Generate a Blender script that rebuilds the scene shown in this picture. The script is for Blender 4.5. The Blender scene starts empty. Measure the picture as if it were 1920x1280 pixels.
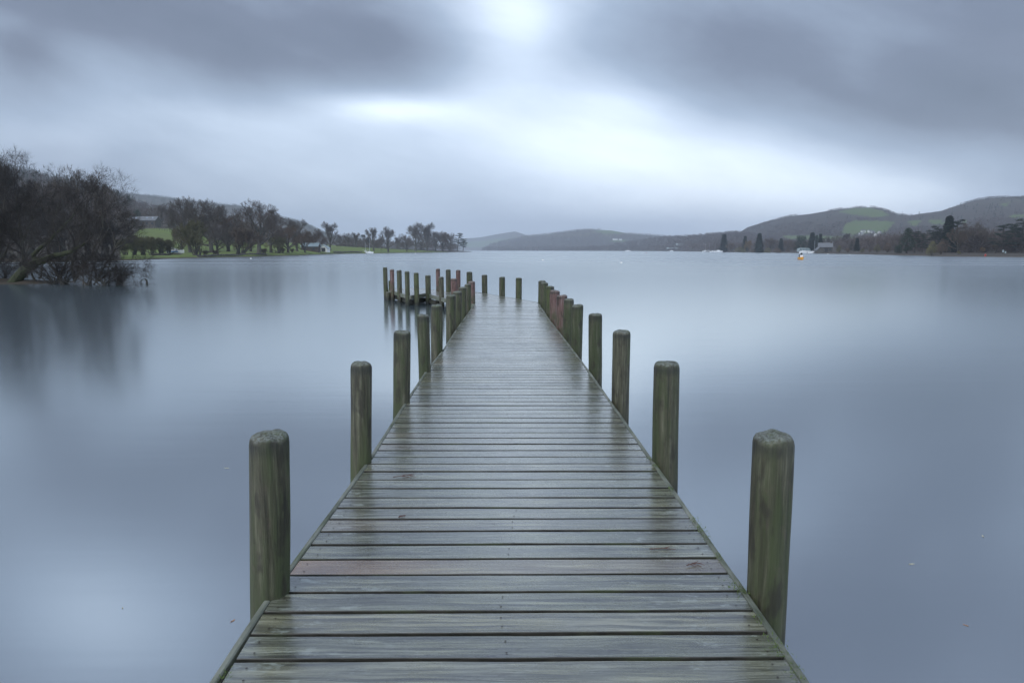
import bpy, math, random
import numpy as np
from mathutils import Vector, Matrix, noise as mnoise
R = math.radians
HAZE = .00023
SC = bpy.context.scene
COL = SC.collection

# ------------------------------------------------------------------ camera
W_PX, H_PX, F_PX = 1920.0, 1280.0, 1280.0
CAM_H = 1.83            # eye above the water
DECK = 0.33             # deck top above the water
PITCH = math.atan((640 - 469.0) / F_PX)
cp, sp = math.cos(PITCH), math.sin(PITCH)

def slope(px, py):
    """x and z gained per metre of forward distance along the sight line of a picture point"""
    u = (px - 960) / F_PX; v = (640 - py) / F_PX
    Y = cp + v * sp
    return u / Y, (-sp + v * cp) / Y
def on_plane(px, py, z=0.0):
    sx, sz = slope(px, py); Y = (z - CAM_H) / sz
    return Vector((sx * Y, Y, z))
def at(px, py, Y):
    sx, sz = slope(px, py)
    return Vector((sx * Y, Y, CAM_H + sz * Y))
def to_px(x, y, z):
    """picture point of a world point"""
    d = np.maximum(y * cp - (z - CAM_H) * sp, .01); h = y * sp + (z - CAM_H) * cp
    return 960 + F_PX * x / d, 640 - F_PX * h / d

cd = bpy.data.cameras.new('camera'); cam = bpy.data.objects.new('camera', cd); COL.objects.link(cam)
cd.sensor_width = 36; cd.lens = 24; cd.clip_start = .05; cd.clip_end = 30000
cam.location = (0, 0, CAM_H); cam.rotation_euler = (R(90) - PITCH, 0, 0)
SC.camera = cam
SC.view_settings.view_transform = 'Standard'; SC.view_settings.look = 'None'
SC.view_settings.exposure = 0.92; SC.view_settings.gamma = 1
SC.cycles.use_denoising = True
SC.cycles.max_bounces = 6; SC.cycles.volume_bounces = 1; SC.cycles.transparent_max_bounces = 8
SC.cycles.diffuse_bounces = 3; SC.cycles.glossy_bounces = 3

# ------------------------------------------------------------------ node maths
class E:
    nt = None
    def __init__(s, sock): s.s = sock
    @staticmethod
    def op(kind, *a, clamp=False):
        n = E.nt.nodes.new('ShaderNodeMath'); n.operation = kind; n.use_clamp = clamp
        for i, x in enumerate(a):
            if isinstance(x, E): E.nt.links.new(x.s, n.inputs[i])
            else: n.inputs[i].default_value = x
        return E(n.outputs[0])
    def __add__(s, o): return E.op('ADD', s, o)
    __radd__ = __add__
    def __sub__(s, o): return E.op('SUBTRACT', s, o)
    def __rsub__(s, o): return E.op('SUBTRACT', o, s)
    def __mul__(s, o): return E.op('MULTIPLY', s, o)
    __rmul__ = __mul__
    def __truediv__(s, o): return E.op('DIVIDE', s, o)
def link(a, b): E.nt.links.new(a.s if isinstance(a, E) else a, b)
def node(t, **kw):
    n = E.nt.nodes.new(t)
    for k, v in kw.items(): setattr(n, k, v)
    return n
def xyz(sock):
    n = node('ShaderNodeSeparateXYZ'); link(sock, n.inputs[0]); return [E(o) for o in n.outputs]
def comb(x, y, z=0.0):
    n = node('ShaderNodeCombineXYZ')
    for i, v in enumerate((x, y, z)):
        if isinstance(v, E): link(v, n.inputs[i])
        else: n.inputs[i].default_value = v
    return E(n.outputs[0])
def noise(vec, scale=1.0, detail=3.0, rough=.5, dist=0.0, color=False):
    n = node('ShaderNodeTexNoise'); link(vec, n.inputs['Vector'])
    n.inputs['Scale'].default_value = scale; n.inputs['Detail'].default_value = detail
    n.inputs['Roughness'].default_value = rough; n.inputs['Distortion'].default_value = dist
    return E(n.outputs['Color' if color else 'Fac'])
def smooth(x, a, b, lo=0.0, hi=1.0):
    n = node('ShaderNodeMapRange'); n.interpolation_type = 'SMOOTHSTEP'
    link(x, n.inputs[0])
    for i, v in zip((1, 2, 3, 4), (a, b, lo, hi)): n.inputs[i].default_value = v
    return E(n.outputs[0])
def ramp(x, stops):
    n = node('ShaderNodeValToRGB'); link(x, n.inputs[0]); r = n.color_ramp
    while len(r.elements) < len(stops): r.elements.new(.5)
    for e, (p, c) in zip(r.elements, stops): e.position = p; e.color = (*c, 1)
    return E(n.outputs[0])
def mix(f, a, b, blend='MIX'):
    n = node('ShaderNodeMix', data_type='RGBA', blend_type=blend)
    for s, v in ((n.inputs[0], f), (n.inputs[6], a), (n.inputs[7], b)):
        if isinstance(v, E): link(v, s)
        elif isinstance(v, tuple): s.default_value = (*v, 1)
        else: s.default_value = v
    return E(n.outputs[2])
def attr(name, fac=True):
    n = node('ShaderNodeAttribute'); n.attribute_name = name; return E(n.outputs['Fac' if fac else 'Color'])
def coords(kind='Object'):
    n = node('ShaderNodeTexCoord'); return E(n.outputs[kind])
def world_pos():
    n = node('ShaderNodeNewGeometry'); return E(n.outputs['Position'])
def rnd():
    n = node('ShaderNodeObjectInfo'); return E(n.outputs['Random'])
def bump(h, strength=.3, dist=.01):
    n = node('ShaderNodeBump'); link(h, n.inputs['Height'])
    n.inputs['Strength'].default_value = strength; n.inputs['Distance'].default_value = dist
    return E(n.outputs[0])
def material(name, col=(.5, .5, .5), rough=.6, **kw):
    m = bpy.data.materials.new(name); m.use_nodes = True; E.nt = m.node_tree
    b = m.node_tree.nodes['Principled BSDF']; b.inputs['Base Color'].default_value = (*col, 1)
    b.inputs['Roughness'].default_value = rough
    for k, v in kw.items(): b.inputs[k.replace('_', ' ')].default_value = v
    return m, b

# ------------------------------------------------------------------ sky and sun
SUN_EL, SUN_AZ = 48.0, -140.0      # degrees; azimuth east of straight ahead
w = bpy.data.worlds.new('World'); SC.world = w; w.use_nodes = True; E.nt = w.node_tree
bg = w.node_tree.nodes['Background']
sky = node('ShaderNodeTexSky', sky_type='NISHITA', sun_disc=False)
sky.sun_elevation = R(SUN_EL); sky.sun_rotation = R(SUN_AZ); sky.air_density = 1.5; sky.dust_density = 2
dx, dy, dz = xyz(coords('Generated'))
yy = E.op('MAXIMUM', dy, .12)
U0 = dx / yy; V0 = dz / yy
front = smooth(dy, .05, .35)
# slow drifting smears: the same cloud field dragged by the wind
wn = noise(comb(U0 * 1.3, V0 * 2.6, 3.1), 1.2, 2, .5, color=True)
wx, wy, _ = xyz(wn)
U = U0 + (wx - .5) * .16; V = V0 + (wy - .5) * .10
def blob(px, py, rx, ry, amp, rot=0.0):
    """a bright or dark patch of cloud: centre and reach in degrees-like units on the sky"""
    sx, sz = slope(px, py); a, b = rx / 1280.0, ry / 1280.0
    c, s = math.cos(R(rot)), math.sin(R(rot))
    du = U - sx; dv = V - sz
    p = (du * c + dv * s) / a; q = (dv * c - du * s) / b
    r2 = p * p + q * q
    return E.op('EXPONENT', r2 * -1.0) * amp
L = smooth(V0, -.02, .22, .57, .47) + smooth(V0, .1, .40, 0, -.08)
for args in [
    (965, 25, 95, 170, .22, 0), (960, -130, 230, 120, .22, 0), (760, 188, 120, 26, .15, -3), (690, 192, 190, 48, .10, 6), (840, 200, 110, 45, .10, 0),  # unseen patch above the frame is brightened for the deck's reflections
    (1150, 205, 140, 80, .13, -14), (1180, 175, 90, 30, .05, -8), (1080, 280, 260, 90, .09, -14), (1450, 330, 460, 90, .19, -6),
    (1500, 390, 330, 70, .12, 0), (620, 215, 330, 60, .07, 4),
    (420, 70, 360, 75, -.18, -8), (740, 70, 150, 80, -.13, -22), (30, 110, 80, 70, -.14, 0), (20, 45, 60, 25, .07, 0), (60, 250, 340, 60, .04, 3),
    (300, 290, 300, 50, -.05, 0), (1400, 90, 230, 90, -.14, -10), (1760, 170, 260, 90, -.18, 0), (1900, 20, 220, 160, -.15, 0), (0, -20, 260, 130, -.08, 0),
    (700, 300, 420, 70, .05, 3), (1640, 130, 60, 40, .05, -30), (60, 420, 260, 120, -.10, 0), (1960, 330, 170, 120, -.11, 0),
    # above and beside the frame (unseen, tuned for its reflection in the water)
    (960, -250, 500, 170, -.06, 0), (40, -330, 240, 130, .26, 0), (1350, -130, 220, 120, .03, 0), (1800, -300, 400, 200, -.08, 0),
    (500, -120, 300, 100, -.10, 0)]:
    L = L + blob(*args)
streak = noise(comb(U * 1.2 - V * .4, (V + U * .2) * 3.6, .0), 1.5, 2, .45) - .5
fine = noise(comb(U * 2.6 - V * 1.2, (V + U * .25) * 7.0, 5.0), 2.0, 4, .6) - .5
L = L + streak * .24 + fine * .17
L = L - smooth(V0, .36, .62, 0, .10)  # unseen high sky darkened to hold down reflections in the near water
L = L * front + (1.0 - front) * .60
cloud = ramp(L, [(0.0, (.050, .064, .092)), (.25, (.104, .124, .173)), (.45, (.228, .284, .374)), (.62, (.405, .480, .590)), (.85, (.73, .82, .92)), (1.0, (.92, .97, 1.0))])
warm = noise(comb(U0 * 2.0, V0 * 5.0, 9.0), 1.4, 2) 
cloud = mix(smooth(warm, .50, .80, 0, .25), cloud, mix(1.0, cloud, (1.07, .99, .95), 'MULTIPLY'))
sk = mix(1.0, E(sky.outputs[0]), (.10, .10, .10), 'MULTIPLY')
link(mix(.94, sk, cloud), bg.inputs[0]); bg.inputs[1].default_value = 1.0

sd = bpy.data.lights.new('sun', 'SUN'); sd.energy = .7; sd.angle = R(30); sd.color = (1, .97, .93)
sun = bpy.data.objects.new('sun', sd); COL.objects.link(sun)
sv = Vector((math.sin(R(SUN_AZ)) * math.cos(R(SUN_EL)), math.cos(R(SUN_AZ)) * math.cos(R(SUN_EL)), math.sin(R(SUN_EL))))
sun.rotation_euler = sv.to_track_quat('Z', 'Y').to_euler(); sun.location = (0, 0, 60)

# ------------------------------------------------------------------ objects
def tag(o, label=None, cat=None, group=None, kind=None):
    if label: o['label'] = label
    if cat: o['category'] = cat
    if group: o['group'] = group
    if kind: o['kind'] = kind
    return o
def empty(name, loc=(0, 0, 0), rz=0.0, **kw):
    o = bpy.data.objects.new(name, None); COL.objects.link(o); o.location = loc; o.rotation_euler = (0, 0, rz)
    o.empty_display_size = .2
    return tag(o, **kw)
class MB:
    """collects faces, becomes one mesh"""
    def __init__(s): s.v = []; s.f = []; s.mi = []; s.cur = 0
    def face(s, idx): s.f.append(idx); s.mi.append(s.cur)
    def quad(s, a, b, c, d): n = len(s.v); s.v += [tuple(a), tuple(b), tuple(c), tuple(d)]; s.face((n, n + 1, n + 2, n + 3))
    def tri(s, a, b, c): n = len(s.v); s.v += [tuple(a), tuple(b), tuple(c)]; s.face((n, n + 1, n + 2))
    def hexa(s, p):                         # 8 points: bottom ring of 4, top ring of 4
        n = len(s.v); s.v += [tuple(q) for q in p]
        for f in ((3, 2, 1, 0), (4, 5, 6, 7), (0, 1, 5, 4), (1, 2, 6, 5), (2, 3, 7, 6), (3, 0, 4, 7)): s.face(tuple(n + i for i in f))
    def box(s, c, d, rz=0.0, M=None):
        x, y, z = d[0] / 2, d[1] / 2, d[2] / 2; cz, sz_ = math.cos(rz), math.sin(rz); out = []
        for k in (-z, z):
            for i, j in ((-x, -y), (x, -y), (x, y), (-x, y)):
                p = Vector((i * cz - j * sz_ + c[0], i * sz_ + j * cz + c[1], k + c[2])); out.append(M @ p if M else p)
        s.hexa(out)
    def tube(s, pts, radii, k=6, cap=True):
        n0 = len(s.v); rings = []
        up = Vector((.13, .21, 1)).normalized()
        for i, p in enumerate(pts):
            a = Vector(pts[max(i - 1, 0)]); b = Vector(pts[min(i + 1, len(pts) - 1)]); t = (b - a)
            t = t.normalized() if t.length > 1e-9 else Vector((0, 0, 1))
            e1 = t.cross(up); e1 = e1.normalized() if e1.length > 1e-3 else Vector((1, 0, 0)); e2 = t.cross(e1)
            base = len(s.v)
            for j in range(k):
                an = 2 * math.pi * j / k
                s.v.append(tuple(Vector(p) + (e1 * math.cos(an) + e2 * math.sin(an)) * radii[i]))
            rings.append(base)
        for a, b in zip(rings, rings[1:]):
            for j in range(k): s.face((a + j, a + (j + 1) % k, b + (j + 1) % k, b + j))
        if cap:
            s.face(tuple(rings[0] + j for j in range(k))[::-1]); s.face(tuple(rings[-1] + j for j in range(k)))
    def lathe(s, prof, k=16, c=(0, 0, 0)):
        rings = []
        for r, z in prof:
            rings.append(len(s.v))
            for j in range(k):
                an = 2 * math.pi * j / k; s.v.append((c[0] + r * math.cos(an), c[1] + r * math.sin(an), c[2] + z))
        for a, b in zip(rings, rings[1:]):
            for j in range(k): s.face((a + j, a + (j + 1) % k, b + (j + 1) % k, b + j))
        s.face(tuple(rings[0] + j for j in range(k))[::-1]); s.face(tuple(rings[-1] + j for j in range(k)))
    def mesh(s, name, mats, sm=False):
        me = bpy.data.meshes.new(name); me.from_pydata(s.v, [], s.f)
        for m in (mats if isinstance(mats, (list, tuple)) else [mats]): me.materials.append(m)
        if any(s.mi): me.polygons.foreach_set('material_index', s.mi)
        if sm: me.polygons.foreach_set('use_smooth', [True] * len(s.f))
        me.update(); return me
    def build(s, name, mats, parent=None, sm=False, loc=None, **kw):
        o = bpy.data.objects.new(name, s.mesh(name, mats, sm)); COL.objects.link(o)
        if parent: o.parent = parent
        if loc is not None: o.location = loc
        return tag(o, **kw)
def put(name, me, parent=None, loc=None, **kw):
    o = bpy.data.objects.new(name, me); COL.objects.link(o)
    if parent: o.parent = parent
    if loc is not None: o.location = loc
    return tag(o, **kw)

# ------------------------------------------------------------------ water
m_water, b = material('lake_water', (.1, .13, .18), .12)
P = world_pos(); X, Y, Z = xyz(P)
dist = E.op('SQRT', X * X + Y * Y)
spk = noise(comb(X * 1.0, Y * 1.0, 0.0), 26, 3, .75)
spk2 = noise(comb(X, Y, 4.0), 1.3, 4, .6)
deep = smooth(dist, 3, 16)                        # silt and leaf litter on the shallow bed
col = mix(smooth(spk2, .3, .7, 0, .35), (.040, .055, .064), (.058, .076, .086))
col = mix(smooth(spk, .66, .80, 0, .20) * (1.0 - deep), col, (.22, .24, .24))
col = mix(deep, col, (.045, .065, .078))
link(col, b.inputs['Base Color'])
band = noise(comb(X * .012, Y * .16, 0.0), 1.0, 4, .55)
band2 = noise(comb(X * .05, Y * .55, 2.0), 1.0, 3, .5)
rg = smooth(dist, 6, 160, .14, .25) + smooth(band, .35, .7, -.03, .07) * smooth(dist, 40, 110)
link(rg, b.inputs['Roughness'])
b.inputs['IOR'].default_value = 11.0; b.inputs['Specular Tint'].default_value = (.97, 1.0, 1.0, 1)
hgt = noise(comb(X * .10, Y * .9, 0.0), 1.0, 4, .6)
link(bump(hgt, .010, .25), b.inputs['Normal'])
q = MB()
q.quad((-9000, -900, 0), (9000, -900, 0), (9000, 6800, 0), (-9000, 6800, 0))
q.build('lake_water', m_water, kind='structure')

# ------------------------------------------------------------------ wood materials
def wood_deck():
    m, b = material('wet_deck_wood', rough=.3)
    P = coords('Object'); x, y, z = xyz(P); pid = attr('plank')
    off = pid * 37.0
    v = comb(x + off, y, off)
    warp = noise(comb(x * 2.2 + off, y * 9.0, off), 1.0, 2, .5) - .5
    gx = comb(x * 1.4 + off, (y + warp * .05) * 40.0, off)
    grain = noise(gx, 1.0, 6, .72, .2)
    grainf = noise(comb(x * 5.0 + off, (y + warp * .05) * 190.0, off), 1.0, 2, .5)
    vor = node('ShaderNodeTexVoronoi'); link(comb(x * 1.5 + off, y * 5.2 + off, pid * 3.0), vor.inputs['Vector']); vor.inputs['Scale'].default_value = 1.7
    knot = smooth(E(vor.outputs['Distance']), .03, .14, 1, 0)
    patch = noise(v, 2.6, 4, .65)
    lich = noise(comb(x * 3.2 + off, y * 7.5, off), 2.2, 5, .7)
    base = ramp(grain, [(.34, (.026, .027, .019)), (.45, (.085, .090, .066)), (.54, (.175, .185, .145)), (.66, (.33, .345, .29))])
    base = mix(smooth(patch, .38, .62, 0, .7), base, mix(1.0, base, (1.06, 1.02, .80), 'MULTIPLY'))
    base = mix(smooth(pid, .0, .5, .55, 0), base, mix(1.0, base, (.60, .64, .60), 'MULTIPLY'))
    base = mix(smooth(pid, .6, 1.0, 0, .5), base, mix(1.0, base, (1.18, 1.06, .92), 'MULTIPLY'))
    base = mix(knot * .6, base, (.07, .065, .06))
    edge = smooth(E.op('ABSOLUTE', x), .55, 1.02)
    base = mix(smooth(lich, .56, .68, 0, .7) * smooth(E.op('ABSOLUTE', x), .2, .95, .2, 1), base, (.36, .40, .36))
    cr_ = noise(comb(x * 1.3 + off, (y + warp * .05) * 48.0, off + 7.0), 1.0, 1, .4)
    crk = smooth(E.op('ABSOLUTE', cr_ - .5), .004, .016, 1, 0) * smooth(noise(comb(x * 1.1 + off, y * 6, 3.0), 1.0, 2), .48, .56)
    base = mix(crk * .85, base, (.012, .012, .010))
    orange = attr('fresh') * smooth(x, -.95, -.1, 1, .25)
    base = mix(orange * .65, base, (.33, .17, .09))
    link(base, b.inputs['Base Color'])
    wet = smooth(patch, .3, .7)
    link(smooth(grain, .2, .8, .38, .24) - wet * .06 + knot * .1, b.inputs['Roughness'])
    b.inputs['IOR'].default_value = 1.7
    link(smooth(grain + knot * .1 + lich * .15, .48, .72, 1, .75), b.inputs['Coat Weight'])
    link(smooth(patch, .35, .65, .25, .16) + smooth(grain, .4, .65, .0, .10), b.inputs['Coat Roughness']); b.inputs['Coat IOR'].default_value = 3.0
    h = grain * .7 + grainf * .3 - knot * .2 - crk * .5
    nb = bump(h, .9, .006); link(nb, b.inputs['Normal'])
    link(bump(h * .6 + noise(v, 7, 2) * .4, .08, .004), b.inputs['Coat Normal'])
    return m
def wood_side(name, dark, light, k=1.0):
    m, b = material(name, rough=.55)
    x, y, z = xyz(coords('Object'))
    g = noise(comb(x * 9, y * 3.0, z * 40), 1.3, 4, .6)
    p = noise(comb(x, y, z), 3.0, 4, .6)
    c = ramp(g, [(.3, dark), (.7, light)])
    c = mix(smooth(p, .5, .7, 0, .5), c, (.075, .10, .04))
    link(c, b.inputs['Base Color']); link(bump(g, .4, .006), b.inputs['Normal'])
    return m
def post_wood(name, red=False):
    m, b = material(name, rough=.62)
    P = coords('Object'); x, y, z = xyz(P); r = rnd() * 41.0
    a = node('ShaderNodeNewGeometry'); nx, ny, nz = xyz(E(a.outputs['Normal'])); wx_, wy_, wz_ = xyz(E(a.outputs['Position']))
    v = comb(x * 26 + r, y * 26, z * 1.5 + r)
    st = noise(v, 1.6, 5, .75, .3)
    st2 = noise(comb(x * 9 + r, y * 9, z * .9), 1.0, 3, .6)
    blot = noise(comb(x * 9 + r, y * 9, z * 5), 1.3, 4, .65)
    crack = noise(comb(x * 42 + r, y * 42, z * .8), 1.0, 2, .4)
    if red:
        c = ramp(st, [(.30, (.035, .024, .020)), (.44, (.115, .058, .050)), (.56, (.185, .115, .105)), (.70, (.27, .215, .205))])
        c = mix(smooth(wz_, DECK + .05, DECK + .42, .75, 0) * smooth(blot, .35, .6), c, (.055, .075, .028))
    else:
        c = ramp(st, [(.28, (.012, .011, .007)), (.42, (.050, .046, .028)), (.56, (.092, .090, .055)), (.70, (.185, .178, .125))])
        c = mix(smooth(st2, .42, .62, 0, .78), c, mix(smooth(rnd(), .3, 1, .2, .8), (.032, .046, .018), (.082, .105, .034)))
        c = mix(smooth(blot, .56, .72, 0, .5), c, (.105, .082, .062))
    big = noise(comb(x * 7 + r, y * 7, z * 2.6 + r), 1.6, 3, .6)
    c = mix(smooth(big, .52, .66, 0, .75), c, (.028, .024, .017))
    c = mix(smooth(crack, .28, .33, .6, 0), c, (.012, .013, .010))
    h = (wz_ - attr('top'))                                   # lichen on the weathered cap, sides darker in a collar just below it
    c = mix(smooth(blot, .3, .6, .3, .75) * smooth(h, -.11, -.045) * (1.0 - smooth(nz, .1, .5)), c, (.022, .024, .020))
    lc = noise(comb(x, y, z), 70, 4, .7)
    c = mix(smooth(nz, .25, .8) * smooth(lc, .42, .60, .12, .75), c, (.22, .245, .225))
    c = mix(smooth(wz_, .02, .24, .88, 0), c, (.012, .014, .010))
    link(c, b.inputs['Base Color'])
    link(smooth(st2, .3, .7, .45, .75), b.inputs['Roughness'])
    link(bump(st * .8 + crack * .6 + blot * .4, .9, .014), b.inputs['Normal'])
    return m
m_deck = wood_deck()
m_edge = wood_side('edge_wood', (.070, .082, .058), (.24, .25, .21))
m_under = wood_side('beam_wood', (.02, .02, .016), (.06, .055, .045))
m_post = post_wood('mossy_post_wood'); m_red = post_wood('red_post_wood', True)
m_nail, _ = material('rusty_nail', (.03, .022, .018), .5)

# ------------------------------------------------------------------ jetty
jetty = empty('jetty', label='long weathered plank jetty with round mossy posts running out over the lake', cat='jetty')
Lpx = [(401, 1280), (503, 1115), (686, 868), (742, 780), (797, 697), (830, 656), (842.5, 635), (865, 604), (889, 571)]
Rpx = [(1515, 1276), (1402, 1112), (1324, 999), (1224, 862), (1165.6, 780), (1104, 694), (1059, 635), (1031, 600), (1009, 567)]
Lp = [on_plane(x, y, DECK) for x, y in Lpx]; Rp = [on_plane(x, y, DECK) for x, y in Rpx]
Lp = [p + Vector((.028, 0, 0)) for p in Lp]; Rp = [p - Vector((.028, 0, 0)) for p in Rp]
Lp = [Vector((Lp[0].x, -3.2, DECK))] + Lp; Rp = [Vector((Rp[0].x, -3.2, DECK))] + Rp
farpx = [(893, 547.6), (838, 547.2), (812, 543.5), (785, 539.8), (742, 540.3), (724, 542.3), (741, 546.2), (768.7, 554.2), (799, 549.6), (823, 556.5)]
FP = [on_plane(x, y, DECK) for x, y in farpx]
poly = [(p.x, p.y) for p in Rp] + [(p.x, p.y) for p in FP] + [(p.x, p.y) for p in reversed(Lp)]
def spans(y):
    xs = []
    for (x0, y0), (x1, y1) in zip(poly, poly[1:] + poly[:1]):
        if (y0 <= y) != (y1 <= y): xs.append(x0 + (x1 - x0) * (y - y0) / (y1 - y0))
    xs.sort(); return list(zip(xs[::2], xs[1::2]))
random.seed(5)
PITCHW = .1664; y0 = 2.351 - PITCHW * 33
dk = MB(); plank = []; fresh = []
k = 0
while y0 < 29:
    ya, yb = y0 + .010, y0 + PITCHW - .010; ym = (ya + yb) / 2
    yaw = .010 * max(0, 1 - abs(y0 - 2.6) / 2.4) + random.uniform(-.0025, .0025)
    pid = random.random(); fr = 1.0 if abs(y0 - (2.351 + 4 * PITCHW)) < .03 else (random.random() ** 10 * .35)
    for (xa, xb) in spans(ym):
        sa = [s for s in spans(ya) if abs(s[0] - xa) < .5 or abs(s[1] - xb) < .5] or [(xa, xb)]
        sb = [s for s in spans(yb) if abs(s[0] - xa) < .5 or abs(s[1] - xb) < .5] or [(xa, xb)]
        A = sa[0]; B = sb[0]
        if xb - xa < .05: continue
        n = max(2, int((xb - xa) / (.07 if y0 < 6 else .4)))
        base = len(dk.v); dz = random.uniform(-.002, .002); ch = .0025
        wob = lambda x, s: (mnoise.noise(Vector((x * 2.3, s * 7 + k, 1.7))) * .004 + mnoise.noise(Vector((x * 9, s * 5 + k, 4.1))) * .0016) if y0 < 8 else 0
        for i in range(n + 1):
            t = i / n
            xA = A[0] + (A[1] - A[0]) * t; xB = B[0] + (B[1] - B[0]) * t
            w0 = wob(xA, 0) ; w1 = wob(xB, 1); sh = yaw * (xA + .0)
            cup = mnoise.noise(Vector((xA * .8, k, 2))) * .0022
            dk.v += [(xA, ya + sh + w0, DECK - .036), (xA, ya + sh + w0, DECK - ch + dz), (xA, ya + sh + w0 + ch, DECK + dz + cup),
                     (xB, yb + sh - w1 - ch, DECK + dz + cup), (xB, yb + sh - w1, DECK - ch + dz), (xB, yb + sh - w1, DECK - .036)]
            plank += [pid] * 6; fresh += [fr] * 6
        for i in range(n):
            a = base + i * 6; c = a + 6
            for j in range(6):
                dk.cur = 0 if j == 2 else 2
                dk.face((a + j, c + j, c + (j + 1) % 6, a + (j + 1) % 6))
            dk.cur = 0
        dk.face(tuple(base + j for j in range(6))); dk.face(tuple(base + n * 6 + j for j in range(6))[::-1])
        if y0 < 9:                                    # nail heads over the three bearers
            dk.cur = 1
            for nx in (xa + .06, xb - .06) + (((xa + xb) / 2 + random.uniform(-.03, .03),) if random.random() < .35 else ()):
                for ny in (ya + .035, yb - .035):
                    b0 = len(dk.v); xx = nx + random.uniform(-.012, .012); yy_ = ny + random.uniform(-.008, .008) + yaw * nx
                    for j in range(7):
                        an = j * 2 * math.pi / 7; dk.v.append((xx + .0042 * math.cos(an), yy_ + .0042 * math.sin(an), DECK + dz + .0032))
                    plank += [pid] * 7; fresh += [0] * 7; dk.face(tuple(range(b0, b0 + 7)))
            dk.cur = 0
    y0 += PITCHW; k += 1
deck = dk.build('deck', [m_deck, m_nail, m_under], jetty)
for nm, dat in (('plank', plank), ('fresh', fresh)):
    at_ = deck.data.attributes.new(nm, 'FLOAT', 'POINT'); at_.data.foreach_set('value', dat)

def edge_board(a, b, side, top=.006, h=.15, th=.030):
    """board on edge fixed along the deck edge from a to b; side gives the outer side"""
    m_ = MB(); a = Vector((a[0], a[1], 0)); b_ = Vector((b[0], b[1], 0)); d = (b_ - a); L_ = d.length; d.normalize()
    nrm = Vector((d.y, -d.x, 0)) * side
    n = max(1, int(L_ / .12)); rings = []
    for i in range(n + 1):
        p = a + d * (L_ * i / n); wv = mnoise.noise(Vector((p.x, p.y * 3, side))) * .003
        z1 = DECK + top + mnoise.noise(Vector((p.y * 2, side, 0))) * .003; z0 = DECK + top - h
        i0 = p + nrm * .003; o0 = p + nrm * (th + wv)
        rings.append(len(m_.v))
        m_.v += [(i0.x, i0.y, z0), (i0.x, i0.y, z1 - .005), (i0.x + nrm.x * .005, i0.y + nrm.y * .005, z1), (o0.x - nrm.x * .006, o0.y - nrm.y * .006, z1), (o0.x, o0.y, z1 - .006), (o0.x, o0.y, z0)]
    for r0, r1 in zip(rings, rings[1:]):
        for j in range(6): m_.face((r0 + j, r1 + j, r1 + (j + 1) % 6, r0 + (j + 1) % 6))
    m_.face(tuple(rings[0] + j for j in range(6))); m_.face(tuple(rings[-1] + j for j in range(6))[::-1])
    return m_.build('edge_board', m_edge, jetty)

# posts: centre px at deck level, deck-level py of the inner contact, top py, width px, kind
posts_R = [(1438, 1112, 808, 75, 0, 1452.5), (1247, 865, 676, 48, 0, 1250.5), (1163, 751, 619, 33, 0), (1116, 693, 588, 25.5, 0), (1081, 652, 571, 21.5, 0),
           (1065, 630, 560, 19.5, 0), (1053, 614, 553, 20, 1), (1040, 599, 544, 18.5, 1), (1031.5, 588, 536, 15.5, 0), (1020.5, 574, 529.5, 14.5, 0), (1016, 567, 526, 14, 0)]
posts_L = [(507, 1110, 805, 71.5, 0, 506), (677, 866, 677, 39.5, 0, 677), (753, 754, 620, 32, 0, 754.5), (796.5, 696, 590, 23, 0), (819, 658, 570.7, 22, 0),
           (845.5, 618, 552.6, 18.5, 0), (857.5, 603.5, 546, 17, 0), (868, 589, 538, 14.5, 0), (877, 577, 532, 12.5, 0), (884.5, 569, 527.4, 13.5, 1)]
posts_far = [(881, 551, 509.5, 11, 0), (909, 549.3, 515, 10.5, 0), (941.5, 554.4, 519, 11.2, 0), (972.5, 559.8, 520.6, 11.8, 0)]
posts_plat = [(723.5, 543.5, 501.2, 8.2, 0), (736, 546, 505, 8, 1), (749.5, 549.2, 506.4, 9.3, 0), (764.2, 554, 508.6, 9, 0), (781.5, 553.6, 511.2, 9.3, 0),
              (803, 551.5, 515.8, 10.4, 0), (828, 557.5, 518.7, 9.8, 0), (821.5, 546.3, 503.7, 7.8, 1), (841, 547, 505, 9.3, 0), (859.5, 547, 506, 8.6, 1),
              (852, 563.5, 522, 12.3, 1), (731.5, 543.5, 526, 5.5, 0)]
random.seed(11)
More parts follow.
